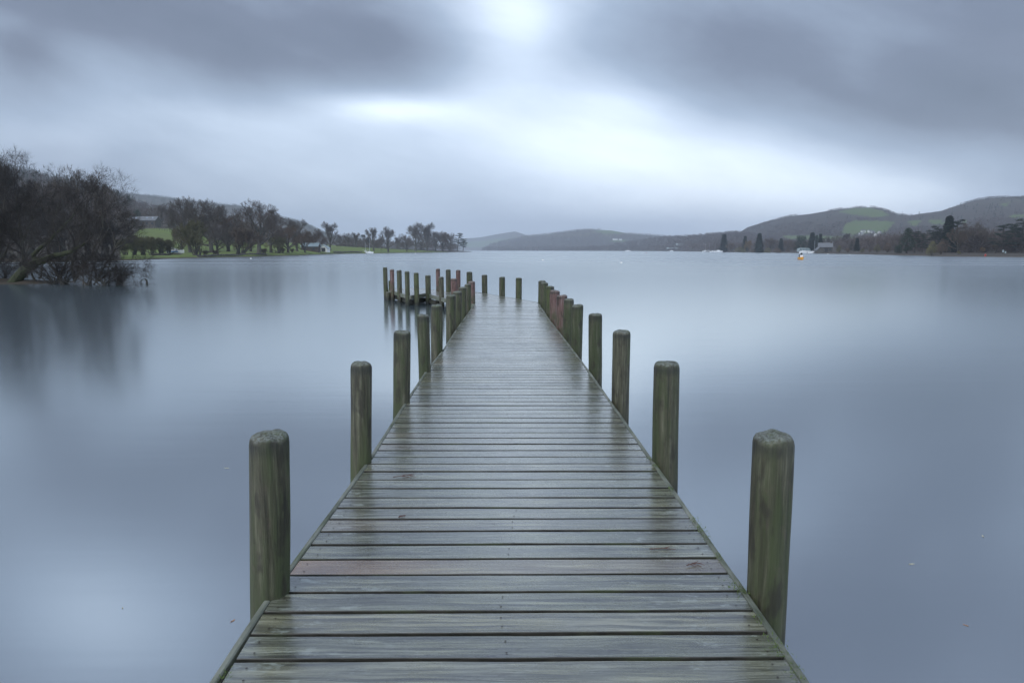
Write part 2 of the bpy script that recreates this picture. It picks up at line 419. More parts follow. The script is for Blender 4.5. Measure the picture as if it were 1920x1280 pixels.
def make_post(px, py, top_py, wpx, red, top_px=None):
    c = on_plane(px, py, DECK); depth = c.y * cp - (DECK + .65 - CAM_H) * sp
    r = wpx * .5 / F_PX * depth
    tp = at(px, top_py, c.y + (r * .55 if c.y < 6 else 0)); tz = tp.z
    k = 28 if c.y < 9 else 18
    m_ = MB(); seed = random.random() * 50
    zs = [-1.3, -.4, .05]; z = .15
    while z < tz - .05: zs.append(z); z += .07 if c.y < 9 else .16
    prof = [(z_, 1.0) for z_ in zs] + [(tz - .045, 1.0), (tz - .026, .965), (tz - .012, .88), (tz - .004, .72), (tz - .0, .45), (tz + .001, .2)]
    lean = Vector((random.uniform(-.009, .009), random.uniform(-.009, .009)))
    if top_px: lean.x = (at(top_px, top_py, c.y).x - c.x) / (tz - DECK) / 2
    rings = []
    for z_, s in prof:
        rings.append(len(m_.v)); cx = lean.x * (z_ - DECK) * 2; cy = lean.y * (z_ - DECK) * 2
        for j in range(k):
            an = 2 * math.pi * j / k; ca, sa = math.cos(an), math.sin(an)
            rr = r * s * (1 + .040 * mnoise.noise(Vector((ca * .9 + seed, sa * .9, z_ * 2.2))) + .035 * mnoise.noise(Vector((ca * 3 + seed, sa * 3, z_ * 1.2))) + .012 * math.sin(seed + z_ * 2))
            split = .06 * max(0, math.cos(an - seed * 3) - .985) / .015 * (1 if s == 1.0 else .4)
            rr *= 1 - split
            m_.v.append((cx + rr * ca, cy + rr * sa, z_ + .016 * mnoise.noise(Vector((ca * 1.2, sa * 1.2, seed))) * (1 if s < 1 else 0)))
    for a, b_ in zip(rings, rings[1:]):
        for j in range(k): m_.face((a + j, a + (j + 1) % k, b_ + (j + 1) % k, b_ + j))
    m_.face(tuple(rings[-1] + j for j in range(k)))
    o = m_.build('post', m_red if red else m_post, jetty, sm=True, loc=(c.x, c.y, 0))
    ta = o.data.attributes.new('top', 'FLOAT', 'POINT'); ta.data.foreach_set('value', [tz] * len(m_.v))
    if red: o['label'] = 'reddish post with peeling surface'
    return c, r
PR = [make_post(*p) for p in posts_R]; PL = [make_post(*p) for p in posts_L]
PF = [make_post(*p) for p in posts_far]; PP = [make_post(*p) for p in posts_plat]
# two landward pairs behind the viewpoint carry the same deck on
for yb_ in (.98, -1.0):
    for sx_ in (-1.06, 1.13):
        c = Vector((sx_, yb_, 0)); u = F_PX * c.x / (c.y * cp + 1.5 * sp) + 960
        m_ = MB(); m_.lathe([(.085, -1.3), (.088, 0), (.083, .5), (.085, 1.0), (.078, 1.03), (.05, 1.045)], 24)
        o = m_.build('post', m_post, jetty, sm=True, loc=c); ta = o.data.attributes.new('top', 'FLOAT', 'POINT'); ta.data.foreach_set('value', [1.045] * len(m_.v))
# edge boards run between posts along the sides
def edge_x(pts, y):
    for a, b_ in zip(pts, pts[1:]):
        if a.y <= y <= b_.y: return a.x + (b_.x - a.x) * (y - a.y) / (b_.y - a.y)
    return pts[-1].x if y > pts[-1].y else pts[0].x
for pts, PS, side in ((Lp, PL, -1), (Rp, PR, 1)):
    cuts = [-3.2, -1.0, .98] + [c.y for c, r in PS]
    for ya, yb in zip(cuts, cuts[1:]):
        if yb - ya < .5: continue
        if side > 0: a, b_ = ya + .002, yb - .002
        else: a, b_ = (ya + .10, yb - .07)
        edge_board((edge_x(pts, a), a), (edge_x(pts, b_), b_), side)
ring = [Rp[-1]] + FP + [Lp[-1]]
for i, (a, b_) in enumerate(zip(ring, ring[1:])):
    d = (b_ - a).normalized() * .01
    edge_board((a + d), (b_ - d), 1, top=.004, h=.13)
# bearers and joists under the deck
br = MB()
for c, r in PL + [(Vector((0, .98, 0)), 0), (Vector((0, -1, 0)), 0)]:
    br.box((.03, c.y + .14, DECK - .20), (1.98, .07, .14))
for xx in (-.8, 0, .8):
    br.box((xx, 8.3, DECK - .10), (.06, 23, .12))
for i in (5, 6, 7, 8):
    a = FP[i]; b_ = FP[i + 1]; cc = (FP[1] + FP[2] + FP[5] + FP[7]) / 4
    a2 = a.lerp(cc, .10); b2 = b_.lerp(cc, .10); d = b2 - a2
    br.box(((a2.x + b2.x) / 2, (a2.y + b2.y) / 2, .10), (d.length, .08, .14), math.atan2(d.y, d.x))
for t in (.25, .5, .75):
    a = FP[6].lerp(FP[8], t); b_ = FP[4].lerp(FP[2], t); d = b_ - a
    br.box(((a.x + b_.x) / 2, (a.y + b_.y) / 2, DECK - .22), (d.length * .9, .07, .12), math.atan2(d.y, d.x))
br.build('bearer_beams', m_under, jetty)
c = on_plane(727.5, 546, DECK)
m_ = MB(); m_.lathe([(.09, -1.2), (.09, DECK - .06), (.075, DECK - .03), (.04, DECK - .02)], 14)
stub = m_.build('stub_pile', m_post, jetty, sm=True, loc=(c.x, c.y, 0)); ta = stub.data.attributes.new('top', 'FLOAT', 'POINT'); ta.data.foreach_set('value', [DECK] * len(m_.v))
# ------------------------------------------------------------------ land
rng = np.random.default_rng(3)
def fbm2(x, y, sc, seed=0.0, octv=4):
    """cheap vectorised value noise"""
    x = np.asarray(x, float) / sc + seed * 17.3 + 500; y = np.asarray(y, float) / sc + seed * 9.1 + 500
    out = 0; amp = .5
    for o in range(octv):
        xi = np.floor(x).astype(np.int64); yi = np.floor(y).astype(np.int64); fx = x - xi; fy = y - yi
        fx = fx * fx * (3 - 2 * fx); fy = fy * fy * (3 - 2 * fy)
        h = lambda a, b: (((a * 73856093) ^ (b * 19349663) ^ 0x5bd1e995) * 2654435761 % 4294967296) / 4294967296.0
        v = (h(xi, yi) * (1 - fx) + h(xi + 1, yi) * fx) * (1 - fy) + (h(xi, yi + 1) * (1 - fx) + h(xi + 1, yi + 1) * fx) * fy
        out = out + (v - .5) * amp; amp *= .5; x = x * 2.03 + 7; y = y * 2.03 + 3
    return out
def s01(t): t = np.clip(t, 0, 1); return t * t * (3 - 2 * t)

class Sheet:
    """shore land: columns by picture x of the shore, heights by distance behind the shore"""
    def __init__(s, shore, cols, ts, bump_h=.6):
        px = [p[0] for p in shore]; Ys = [on_plane(p[0], p[1], 0).y if p[1] > 0 else -p[1] for p in shore]
        s.su = [slope(p, 469)[0] for p in px]; s.sY = Ys; s.cu = [slope(c[0], 469)[0] for c in cols]; s.cz = np.array([c[1:] for c in cols], float); s.ts = ts; s.bh = bump_h
    def shore(s, u): return np.interp(u, s.su, s.sY)
    def z(s, u, Y):
        u = np.asarray(u, float); Y = np.asarray(Y, float)
        t = Y - s.shore(u) + fbm2(u * Y, Y * 0, 26, 2) * 5 * np.clip((Y - 60) / 100, .3, 1)
        zz = np.array([np.interp(u, s.cu, s.cz[:, k]) for k in range(len(s.ts))])
        out = np.zeros(np.broadcast(u, Y).shape); tt = np.broadcast_to(t, out.shape)
        for k in range(len(s.ts) - 1):
            m_ = (tt >= s.ts[k]) & (tt < s.ts[k + 1]); f = (tt - s.ts[k]) / (s.ts[k + 1] - s.ts[k])
            if k >= 2: f = f * f * (3 - 2 * f) * .35 + f * .65
            out = np.where(m_, zz[k] * (1 - f) + zz[k + 1] * f, out)
        out = np.where(tt < s.ts[0], -.8, out); out = np.where(tt >= s.ts[-1], zz[-1], out)
        return out + fbm2(u * Y, Y, 22, 1) * s.bh * np.clip(tt / 60, 0, 1) + fbm2(u * Y, Y, 90, 4) * s.bh * 4 * np.clip((tt - 250) / 300, 0, 1)
left = Sheet([(-1500, -30), (-900, -60), (-200, -95), (0, 492), (150, 490), (261, 488), (362, 484), (468, 481.9), (556, 479.3), (639, 476.2), (718, 475), (800, 473.6), (856, 472.6), (888, 472.2)],
    [(-1500, -.8, .5, 4, 20, 45, 110, 80), (0, -.8, .5, 1, 12, 25, 84, 50), (100, -.8, .5, .8, 13, 24, 74, 50), (200, -.8, .5, .8, 13.5, 22, 60, 40), (260, -.8, .5, .8, 14, 20, 48, 34),
     (330, -.8, .5, .8, 13.5, 18, 40, 30), (400, -.8, .5, 1, 10, 14, 33, 25), (470, -.8, .6, 2, 7.5, 11, 26, 20), (520, -.8, .6, 2.5, 6.5, 9, 19, 15), (560, -.8, .6, 3, 6, 8, 13, 12),
     (600, -.8, .6, 3.4, 6, 7.5, 9, 8), (640, -.8, .6, 3.8, 5.2, 6, 7, 6), (720, -.8, .5, 2.6, 3.3, 3.5, 4, 3), (800, -.8, .5, 1.5, 1.8, 2, 2, 1.5), (860, -.8, .4, .8, .8, .8, .6, -.3), (880, -.8, .3, .5, .4, 0, -.8, -.8), (892, -.8, -.8, -.8, -.8, -.8, -.8, -.8)],
    [0, 4, 75, 220, 320, 620, 1000])
right = Sheet([(1200, 470.6), (1335, 472.5), (1476, 474.2), (1554, 476), (1600, 476.7), (1683, 478.7), (1767, 481), (1917, 482.5), (2300, 486), (3400, 500)],
    [(1195, -.8, -.8, -.8, -.8, -.8, -.8), (1215, -.8, .4, .6, .8, 1.5, 1.5), (1335, -.8, .5, 1, 1.5, 3, 4), (1600, -.8, .5, 1.2, 2, 6, 8), (1767, -.8, .4, 1.2, 2.5, 8, 12), (3400, -.8, .5, 2, 6, 20, 30)],
    [0, 4, 60, 200, 600, 1200])

class Ridge:
    """one hill line: ground skyline given by picture points, foot and crest distances"""
    def __init__(s, pts, power=1.0, rough=5.0, seed=1, treeh=0.0):
        s.u = [slope(p[0], 469)[0] for p in pts]
        s.Yf = [p[2] for p in pts]; s.Yr = [p[3] for p in pts]
        s.zr = [CAM_H + slope(p[0], p[1])[1] * p[3] - treeh for p in pts]; s.rough = rough; s.seed = seed; s.power = power
    def z(s, u, Y):
        u = np.asarray(u, float); Y = np.asarray(Y, float)
        Yf = np.interp(u, s.u, s.Yf); Yr = np.interp(u, s.u, s.Yr); zr = np.interp(u, s.u, s.zr)
        t = (Y - Yf) / (Yr - Yf)
        prof = np.where(t < 1, s01(t) * .55 + np.clip(t, 0, 1) ** s.power * .45, 1 - .5 * s01((t - 1) / 1.2))
        edge = np.clip(t, 0, 1) * np.clip((zr + 3) / 20, 0, 1)
        out = zr * prof + fbm2(u * Y, Y, (s.Yr[0]) * .12, s.seed, 5) * s.rough * edge * 2 * np.where(t > .8, np.clip(1.6 - t, .35, 1), 1)
        return np.where(t <= 0, -1.5, out)
r_left = Ridge([(-1500, 300, 1300, 2300), (0, 350, 1300, 2300), (150, 355, 1300, 2300), (235, 359, 1300, 2300), (300, 366, 1300, 2300), (400, 379, 1300, 2300), (450, 385, 1300, 2300), (480, 390, 1300, 2300), (520, 404, 1300, 2300), (570, 415, 1300, 2300), (600, 430, 1300, 2300), (640, 449, 1300, 2200), (680, 463, 1300, 2100), (720, 470, 1300, 2000)], seed=5, rough=9, treeh=2)
r_far = Ridge([(820, 462, 3600, 5000), (868, 447, 3600, 5000), (900, 444.5, 3600, 5000), (925, 440, 3600, 5000), (945, 436.5, 3600, 5000), (966, 433.5, 3600, 5000), (980, 438, 3600, 5000), (1000, 445, 3600, 5000), (1060, 450, 3600, 5000), (1200, 455, 3600, 5000)], seed=7, rough=9)
r_mid = Ridge([(896, 470, 2300, 2800), (905, 466, 2300, 2900), (920, 456, 2200, 3000), (950, 449, 2100, 3000), (985, 441, 2000, 3000), (1030, 437, 2000, 3000), (1060, 433, 1900, 3000), (1090, 429, 1900, 3000), (1120, 428, 1900, 3000), (1145, 429, 1900, 3000), (1175, 436, 1900, 2900), (1220, 439, 1900, 2800), (1260, 443, 1800, 2700), (1330, 446, 1800, 2700), (1450, 452, 1800, 2700)], seed=8, rough=12, treeh=4)
r_low = Ridge([(1060, 469, 1700, 2000), (1110, 463, 1650, 1900), (1150, 455, 1500, 1850), (1200, 448, 1400, 1800), (1250, 443, 1150, 1700), (1320, 438, 900, 1500), (1380, 433, 850, 1500), (1420, 437, 850, 1500), (1500, 446, 850, 1450), (1580, 456, 850, 1400), (1640, 466, 850, 1300)], seed=9, rough=6, treeh=5)
r_right = Ridge([(1330, 450, 1300, 2000), (1385, 434, 1250, 2000), (1400, 424, 1200, 2000), (1430, 415, 1100, 1950), (1470, 405, 1000, 1900), (1520, 400, 950, 1800), (1560, 395, 900, 1750), (1600, 390, 900, 1700), (1635, 389, 900, 1650), (1660, 394, 850, 1600), (1675, 400, 850, 1600), (1700, 402, 800, 1600), (1740, 397, 800, 1600), (1760, 393, 800, 1600), (1790, 382, 780, 1600), (1830, 372, 750, 1600), (1870, 367, 700, 1600), (1920, 365, 700, 1600), (2100, 350, 600, 1600), (3400, 330, 500, 1500)], seed=10, rough=10, treeh=2.5)

# masks: pasture areas, found on the surface itself
F_L = [[(225, 462), (250, 440), (262, 429), (332, 427), (345, 432), (420, 452), (470, 455), (560, 455), (600, 458), (640, 461), (700, 464), (800, 470), (870, 473), (880, 476), (560, 483), (225, 490)]]
F_R = [[(1578, 437), (1584, 420), (1600, 414), (1640, 414), (1678, 416), (1668, 428), (1660, 436), (1600, 440)], [(1702, 414), (1726, 413), (1722, 422), (1710, 424)],
       [(1742, 412), (1768, 412), (1770, 421), (1745, 420)], [(1466, 447), (1466, 442), (1520, 442), (1600, 444), (1610, 448), (1540, 452)], [(1570, 397), (1600, 391), (1630, 390), (1655, 395), (1668, 404), (1640, 407), (1600, 402)],
       [(1800, 418), (1815, 412), (1812, 420)], [(1876, 383), (1893, 379), (1888, 387)], [(1890, 405), (1919, 402), (1960, 404), (1960, 409), (1895, 409)]]
F_M = [[(1113, 433), (1130, 431), (1150, 431), (1175, 437), (1160, 439), (1130, 438)], [(1138, 453), (1160, 449), (1180, 450), (1170, 454)]]
def in_poly(px, py, poly):
    inside = np.zeros(px.shape, bool); n = len(poly)
    for i in range(n):
        x0, y0 = poly[i]; x1, y1 = poly[(i + 1) % n]
        if y0 == y1: continue
        c = ((y0 > py) != (y1 > py)) & (px < (x1 - x0) * (py - y0) / (y1 - y0) + x0)
        inside ^= c
    return inside
def in_any(x, y, z, polys):
    px, py = to_px(x, y, z); r = np.zeros(px.shape, bool)
    for p in polys: r |= in_poly(px, py, p)
    return r
def land_material(name, moor, wood, grass=(.115, .165, .022)):
    m, b = material(name, rough=.9)
    P = world_pos(); x, y, z = xyz(P); g = attr('pasture'); mo = attr('moor')
    n1 = noise(comb(x, y, z), .03, 5, .65); n2 = noise(comb(x, y, z), .25, 4, .6)
    c = ramp(n2, [(.3, tuple(v * .6 for v in wood)), (.7, wood)])
    c = mix(smooth(n1, .45, .6) * mo, c, moor)
    gr = ramp(n2, [(.3, tuple(v * .72 for v in grass)), (.7, tuple(v * 1.15 for v in grass))])
    gr = mix(smooth(n1, .42, .62, 0, .4), gr, (.105, .105, .042))
    c = mix(g, c, gr)
    c = mix(smooth(z, .05, .40, 1, 0), c, (.085, .070, .052))
    link(c, b.inputs['Base Color']); link(bump(n2, .6, .6), b.inputs['Normal'])
    return m
m_landL = land_material('left_land', (.10, .09, .05), (.060, .048, .034))
m_landR = land_material('hill_land', (.105, .095, .045), (.060, .048, .038), (.085, .130, .030))
def grid(name, zf, us, Ys, mat, fields, label_kind='structure', moorf=None, cut=-.9):
    Uu, YY = np.meshgrid(us, Ys); ZZ = zf(Uu, YY); XX = Uu * YY
    nv, nu = Uu.shape
    idx = np.arange(nv * nu).reshape(nv, nu)
    q = np.stack([idx[:-1, :-1], idx[:-1, 1:], idx[1:, 1:], idx[1:, :-1]], -1).reshape(-1, 4)
    zq = ZZ.reshape(-1)[q].max(1); q = q[zq > cut]
    me = bpy.data.meshes.new(name)
    me.from_pydata(np.stack([XX, YY, ZZ], -1).reshape(-1, 3).tolist(), [], q.tolist())
    me.polygons.foreach_set('use_smooth', [True] * len(q)); me.materials.append(mat)
    fm = in_any(XX, YY, ZZ, fields).astype(float)
    a = me.attributes.new('pasture', 'FLOAT', 'POINT'); a.data.foreach_set('value', fm.reshape(-1))
    a = me.attributes.new('moor', 'FLOAT', 'POINT'); mv = np.ones_like(ZZ) if moorf is None else moorf(Uu, YY, ZZ); a.data.foreach_set('value', mv.reshape(-1))
    me.update(); return put(name, me, kind=label_kind)
uof = lambda px: slope(px, 469)[0]
grid('lake_shore', left.z, np.linspace(uof(-1500), uof(892), 520), np.concatenate([np.linspace(28, 330, 190), np.linspace(333, 900, 110), np.linspace(910, 1500, 24)]), m_landL, F_L, moorf=lambda u, Y, z: np.zeros_like(z))
grid('lake_shore', right.z, np.linspace(uof(1195), uof(3400), 340), np.concatenate([np.linspace(95, 420, 110), np.linspace(426, 1600, 120)]), m_landL, F_R[3:4], moorf=lambda u, Y, z: np.zeros_like(z))
grid('hill', r_left.z, np.linspace(uof(-1500), uof(722), 260), np.linspace(1300, 3200, 50), m_landR, [], moorf=lambda u, Y, z: np.zeros_like(z) + .4)
grid('hill', r_far.z, np.linspace(uof(820), uof(1200), 130), np.linspace(3600, 6300, 50), m_landR, [[(860, 455), (900, 452), (960, 446), (985, 452), (960, 462), (880, 464)]])
grid('hill', r_mid.z, np.linspace(uof(893), uof(1450), 240), np.linspace(1800, 4000, 80), m_landR, F_M, moorf=lambda u, Y, z: (z > 50) * 1.0)
grid('hill', r_low.z, np.linspace(uof(1060), uof(1640), 220), np.linspace(850, 2400, 60), m_landR, F_R[3:4], moorf=lambda u, Y, z: np.zeros_like(z))
grid('hill', r_right.z, np.linspace(uof(1330), uof(3400), 420), np.linspace(500, 2300, 110), m_landR, F_R, moorf=lambda u, Y, z: np.clip((z - 85) / 40, 0, 1))
# low ground along the far end of the lake
def far_flat(u, Y): return .5 + fbm2(u * Y, Y, 40, 3) * 1.0 + np.where(Y < np.interp(u, [uof(880), uof(1000), uof(1210)], [2320, 1950, 1480]), -2.0, 0)
grid('lake_shore', far_flat, np.linspace(uof(893), uof(1260), 160), np.linspace(1440, 2700, 60), m_landL, [[(1100, 468.6), (1300, 468.2), (1300, 470.3), (1100, 470.3)]], moorf=lambda u, Y, z: np.zeros_like(z), cut=-.3)
# muddy bank under the near trees
def near_bank(u, Y):
    x = u * Y
    d = np.hypot((x + 29.5) / 9.5, (Y - 38.5) / 3.6)
    return .30 * (1 - s01(d)) * 1.3 - .20 + fbm2(x, Y, 1.3, 6, 5) * .55 * (1.2 - np.clip(d, 0, 1))
m_mud, b = material('muddy_bank', rough=.8)
P = world_pos(); x, y, z = xyz(P); n_ = noise(P, 3.0, 5, .7); n2 = noise(P, 22, 3, .6)
c_ = ramp(n_, [(.3, (.020, .016, .012)), (.5, (.055, .040, .026)), (.7, (.035, .035, .02))]); c_ = mix(smooth(n2, .6, .7, 0, .6), c_, (.10, .085, .065))
link(c_, b.inputs['Base Color']); link(bump(n2, .6, .05), b.inputs['Normal'])
grid('bank', near_bank, np.linspace(-1.2, -.5, 160), np.linspace(33, 46, 60), m_mud, [], cut=-.15)

def ground_z(px, Y, sheet=None):
    u = uof(px); s = sheet or (left if px < 895 else right)
    zz = float(s.z(np.array([u]), np.array([Y]))[0])
    return u * Y, zz

# ------------------------------------------------------------------ foliage materials
def bark(name, c0, c1):
    m, b = material(name, rough=.85); P = coords('Object'); x, y, z = xyz(P)
    n = noise(comb(x * 6, y * 6, z * 1.6), 1.5, 4, .6); n2 = noise(P, .8, 2, .5)
    c = ramp(n, [(.3, c0), (.7, c1)]); c = mix(smooth(n2, .5, .7, 0, .5), c, (.055, .065, .030))
    link(c, b.inputs['Base Color']); return m
def leafy(name, c0, c1, sc=.5, rough=.7):
    m, b = material(name, rough=rough); P = world_pos()
    n = noise(P, sc, 4, .7); c = ramp(n, [(.3, c0), (.7, c1)])
    c = mix(rnd() * .35, c, mix(1.0, c, (.7, .75, .85), 'MULTIPLY'))
    link(c, b.inputs['Base Color']); return m
m_bark = bark('dark_bark', (.030, .026, .021), (.085, .078, .062)); m_bark2 = bark('grey_bark', (.045, .042, .036), (.12, .112, .092))
m_mossbark = bark('mossy_bark', (.018, .019, .010), (.045, .055, .018))
m_twig = leafy('bare_twigs', (.075, .060, .050), (.155, .125, .10)); m_twigd = leafy('dark_wet_twigs', (.017, .014, .011), (.046, .035, .027), .8)
m_twigb = leafy('brown_twigs', (.085, .062, .045), (.16, .11, .072)); m_twigo = leafy('olive_twigs', (.085, .080, .034), (.18, .16, .066))
m_russet = leafy('russet_leaves', (.13, .062, .025), (.22, .10, .04)); m_gold = leafy('golden_leaves', (.24, .13, .02), (.36, .22, .04))
m_need = leafy('dark_needles', (.008, .017, .011), (.022, .038, .022)); m_pine = leafy('pine_needles', (.010, .021, .013), (.028, .045, .024)); m_ever = leafy('evergreen_leaves', (.012, .026, .014), (.032, .055, .026))
m_wood1 = leafy('bare_woodland', (.040, .031, .028), (.135, .100, .085), .03); m_wood2 = leafy('plantation', (.022, .034, .026), (.05, .065, .045), .02)

def frame_of(d):
    d = d.normalized(); a = Vector((0, 0, 1)) if abs(d.z) < .9 else Vector((1, 0, 0))
    e = d.cross(a).normalized(); return e, d.cross(e)
def limb(mb, p, d, L, r0, r1, rnd_, nseg=4, wig=.16, up=.05, k=5):
    pts = [p.copy()]; rr = [r0]; d = d.normalized()
    for i in range(nseg):
        d = (d + Vector((rnd_.gauss(0, wig), rnd_.gauss(0, wig), rnd_.gauss(0, wig) + up))).normalized()
        pts.append(pts[-1] + d * (L / nseg)); rr.append(r0 + (r1 - r0) * (i + 1) / nseg)
    mb.tube(pts, rr, k, cap=False); return pts, rr, d
def twig(mb, p, d, L, wd):
    e, f = frame_of(d); e = e * wd
    q_ = p + d * L; n = len(mb.v)
    mb.v += [tuple(p - e), tuple(p + e), tuple(q_), tuple(p + f * wd)]; mb.face((n, n + 1, n + 2)); mb.face((n + 3, n, n + 2))
def grow(mb, p, d, L, r, lev, kids, R_, spread=.75, wig=.15, up=.04, tw=.03, shrink=.68):
    if lev == 0:
        for i in range(kids[0]):
            dd = (d + Vector((R_.gauss(0, .5), R_.gauss(0, .5), R_.gauss(0, .4) + .1))).normalized(); twig(mb, p + d * (R_.random() * L * .3), dd, L * R_.uniform(.7, 1.3), tw)
        return
    pts, rr, de = limb(mb, p, d, L, r, r * .5, R_, 3 if lev > 1 else 2, wig, up, 5 if lev > 2 else 3)
    n = kids[lev]
    for i in range(n):
        t = (.30 + .70 * (i + R_.random()) / n) * (len(pts) - 1) * .999; a = int(t); f = t - a
        q_ = pts[a].lerp(pts[a + 1], f); seg = (pts[a + 1] - pts[a]).normalized()
        e, g = frame_of(seg); an = i * 2.4 + R_.uniform(-.7, .7); sp_ = spread * R_.uniform(.7, 1.25)
        dd = (seg * math.cos(sp_) + (e * math.cos(an) + g * math.sin(an)) * math.sin(sp_)).normalized()
        grow(mb, q_, dd, L * shrink * R_.uniform(.8, 1.15), (rr[a] + (rr[a + 1] - rr[a]) * f) * .62, lev - 1, kids, R_, spread, wig, up, tw, shrink)
    grow(mb, pts[-1], de, L * shrink * .9, rr[-1], lev - 1, kids, R_, spread, wig, up, tw, shrink)
def norm_mesh(mbs):
    """scale so that the tree is 1 m tall with its foot at the origin"""
    zs = sorted(v[2] for mb in mbs for v in mb.v); h = zs[int(len(zs) * .995)]
    for mb in mbs: mb.v = [(x / h, y / h, z / h) for x, y, z in mb.v]
def tree_bare(seed, trunk=.30, spread=.52, kids=(3, 3, 4, 3, 5, 6), mats=(None, None), lean=0, leaves=0, tw=.0011, shrink=.66, up=.07, nl=8):
    R_ = random.Random(seed); t = MB(); c = MB()
    pts, rr, d = limb(t, Vector((0, 0, -.03)), Vector((lean, R_.uniform(-.05, .05), 1)), trunk + .03, .030, .021, R_, 4, .04, .05, 8)
    t.tube([Vector((0, 0, -.03)), Vector((0, 0, .02))], [.042, .031], 8, cap=False)
    for i in range(nl):
        an = i * 2.4 + R_.uniform(-.5, .5); g_ = i / (nl - 1); sp_ = (1.25 - 1.0 * g_ ** .8) * spread * 1.9 * R_.uniform(.8, 1.15)
        dd = Vector((math.cos(an) * math.sin(sp_), math.sin(an) * math.sin(sp_), math.cos(sp_)))
        k_ = (.45 + .55 * g_) * 3.99; q_ = pts[int(k_)].lerp(pts[int(k_) + 1], k_ - int(k_))
        a_, b_, e_ = limb(t, q_, dd, .18, .016, .011, R_, 3, .10, .06, 6)
        grow(c, a_[-1], e_, .17, .0105, 4, kids, R_, spread * 1.05, .13, up, tw, shrink)
        grow(c, a_[2], (dd + Vector((R_.gauss(0, .4), R_.gauss(0, .4), 0))).normalized(), .12, .007, 3, kids, R_, spread * 1.1, .15, up, tw, shrink)
    if leaves:
        c.cur = 1; src = [v for v in c.v if v[2] > trunk]
        for _ in range(leaves):
            p = Vector(R_.choice(src)) + Vector((R_.gauss(0, .01), R_.gauss(0, .01), R_.gauss(0, .01))); s = .007
            a = Vector((R_.gauss(0, s), R_.gauss(0, s), R_.gauss(0, s))); b = Vector((R_.gauss(0, s), R_.gauss(0, s), R_.gauss(0, s))); c.tri(p, p + a, p + b)
    norm_mesh([t, c]); return t, c
def tree_thicket(seed, stems=9, tilt=.5, kids=(4, 4, 4, 4), tw=.0016, L0=.34, droop=0.0, lev=3):
    R_ = random.Random(seed); t = MB(); c = MB()
    for i in range(stems):
        an = R_.uniform(0, 6.283); sp_ = tilt * R_.uniform(.15, 1.2); p0 = Vector((R_.gauss(0, .05), R_.gauss(0, .05), -.02))
        dd = Vector((math.cos(an) * math.sin(sp_), math.sin(an) * math.sin(sp_), math.cos(sp_)))
        a_, b_, e_ = limb(t, p0, dd, .30, .016, .009, R_, 4, .14, .08, 5)
        grow(c, a_[-1], e_, L0 * .7, .008, lev, kids, R_, .55, .16, .06 - droop, tw, .66)
        grow(c, a_[2], e_, L0 * .55, .006, lev - 1, kids, R_, .7, .18, .04 - droop, tw, .66)
    norm_mesh([t, c]); return t, c
def tree_spruce(seed, width=.34, n=40, base=.06):
    R_ = random.Random(seed); t = MB(); c = MB(); t.tube([Vector((0, 0, -.02)), Vector((0, 0, .5)), Vector((0, 0, .98))], [.022, .013, .002], 7)
    for i in range(n):
        f = i / n; z = base + (1 - base) * f ** .92; rad = width * (1 - f) ** .85 * R_.uniform(.75, 1.15) + .012
        for j in range(int(9 + 5 * (1 - f))):
            an = R_.uniform(0, 6.283); L_ = rad * R_.uniform(.6, 1.1); ca, sa = math.cos(an), math.sin(an)
            m_ = 5
            for k in range(m_):
                t0 = .15 + .8 * k / m_; x0 = L_ * t0; zz = z + .02 - x0 * .38 + .10 * (t0 ** 2) * L_
                for s in (-1, 1, 0):
                    ll = .080 * (1 - .5 * t0) * R_.uniform(.7, 1.3) * (.6 + width * 2); w_ = s * .9 + R_.uniform(-.3, .3)
                    p = Vector((ca * x0, sa * x0, zz)); dd = Vector((math.cos(an + w_), math.sin(an + w_), -.35 + R_.uniform(-.2, .3))) * ll
                    wv = Vector((-sa, ca, 0)) * ll * .40 + Vector((0, 0, R_.uniform(-.2, .2) * ll)); c.tri(p - wv, p + wv, p + dd)
    norm_mesh([t, c]); return t, c
def blobs_leaf(c, R_, centre, rx, rz, n, size, flat=.6):
    for _ in range(n):
        v = Vector((R_.gauss(0, 1), R_.gauss(0, 1), R_.gauss(0, 1))).normalized() * (R_.random() ** .45)
        p = centre + Vector((v.x * rx, v.y * rx, v.z * rz)); s = size * R_.uniform(.6, 1.4)
        a = Vector((R_.gauss(0, s), R_.gauss(0, s), R_.gauss(0, s * flat))); b = Vector((R_.gauss(0, s), R_.gauss(0, s), R_.gauss(0, s * flat))); c.tri(p - a * .5, p + a * .5, p + b)
def tree_pine(seed, pads=15, lean=.08, low=.35, padr=.13, spread=.26):
    R_ = random.Random(seed); t = MB(); c = MB()
    pts, rr, d = limb(t, Vector((0, 0, -.02)), Vector((lean, 0, 1)), .93, .024, .008, R_, 7, .06, .05, 7)
    for i in range(pads):
        f = low + (1 - low) * (i + R_.random() * .8) / pads; k_ = f * (len(pts) - 1) * .99; a = pts[int(k_)].lerp(pts[int(k_) + 1], k_ - int(k_))
        an = i * 2.4 + R_.uniform(-.6, .6); rad = spread * (1.15 - .75 * (f - low) / (1 - low)) * R_.uniform(.5, 1.15)
        e_ = a + Vector((math.cos(an) * rad, math.sin(an) * rad, R_.uniform(-.01, .05)))
        t.tube([a, a.lerp(e_, .5) + Vector((0, 0, -.012)), e_], [.008, .006, .003], 4, cap=False)
        for q_ in range(4):
            cc = e_ + Vector((R_.gauss(0, .04), R_.gauss(0, .04), R_.gauss(0, .012))); blobs_leaf(c, R_, cc, padr * R_.uniform(.4, .75), .026 * R_.uniform(.7, 1.3), 85, .013)
        blobs_leaf(c, R_, a.lerp(e_, .55), padr * .5, .022, 50, .012)
    norm_mesh([t, c]); return t, c
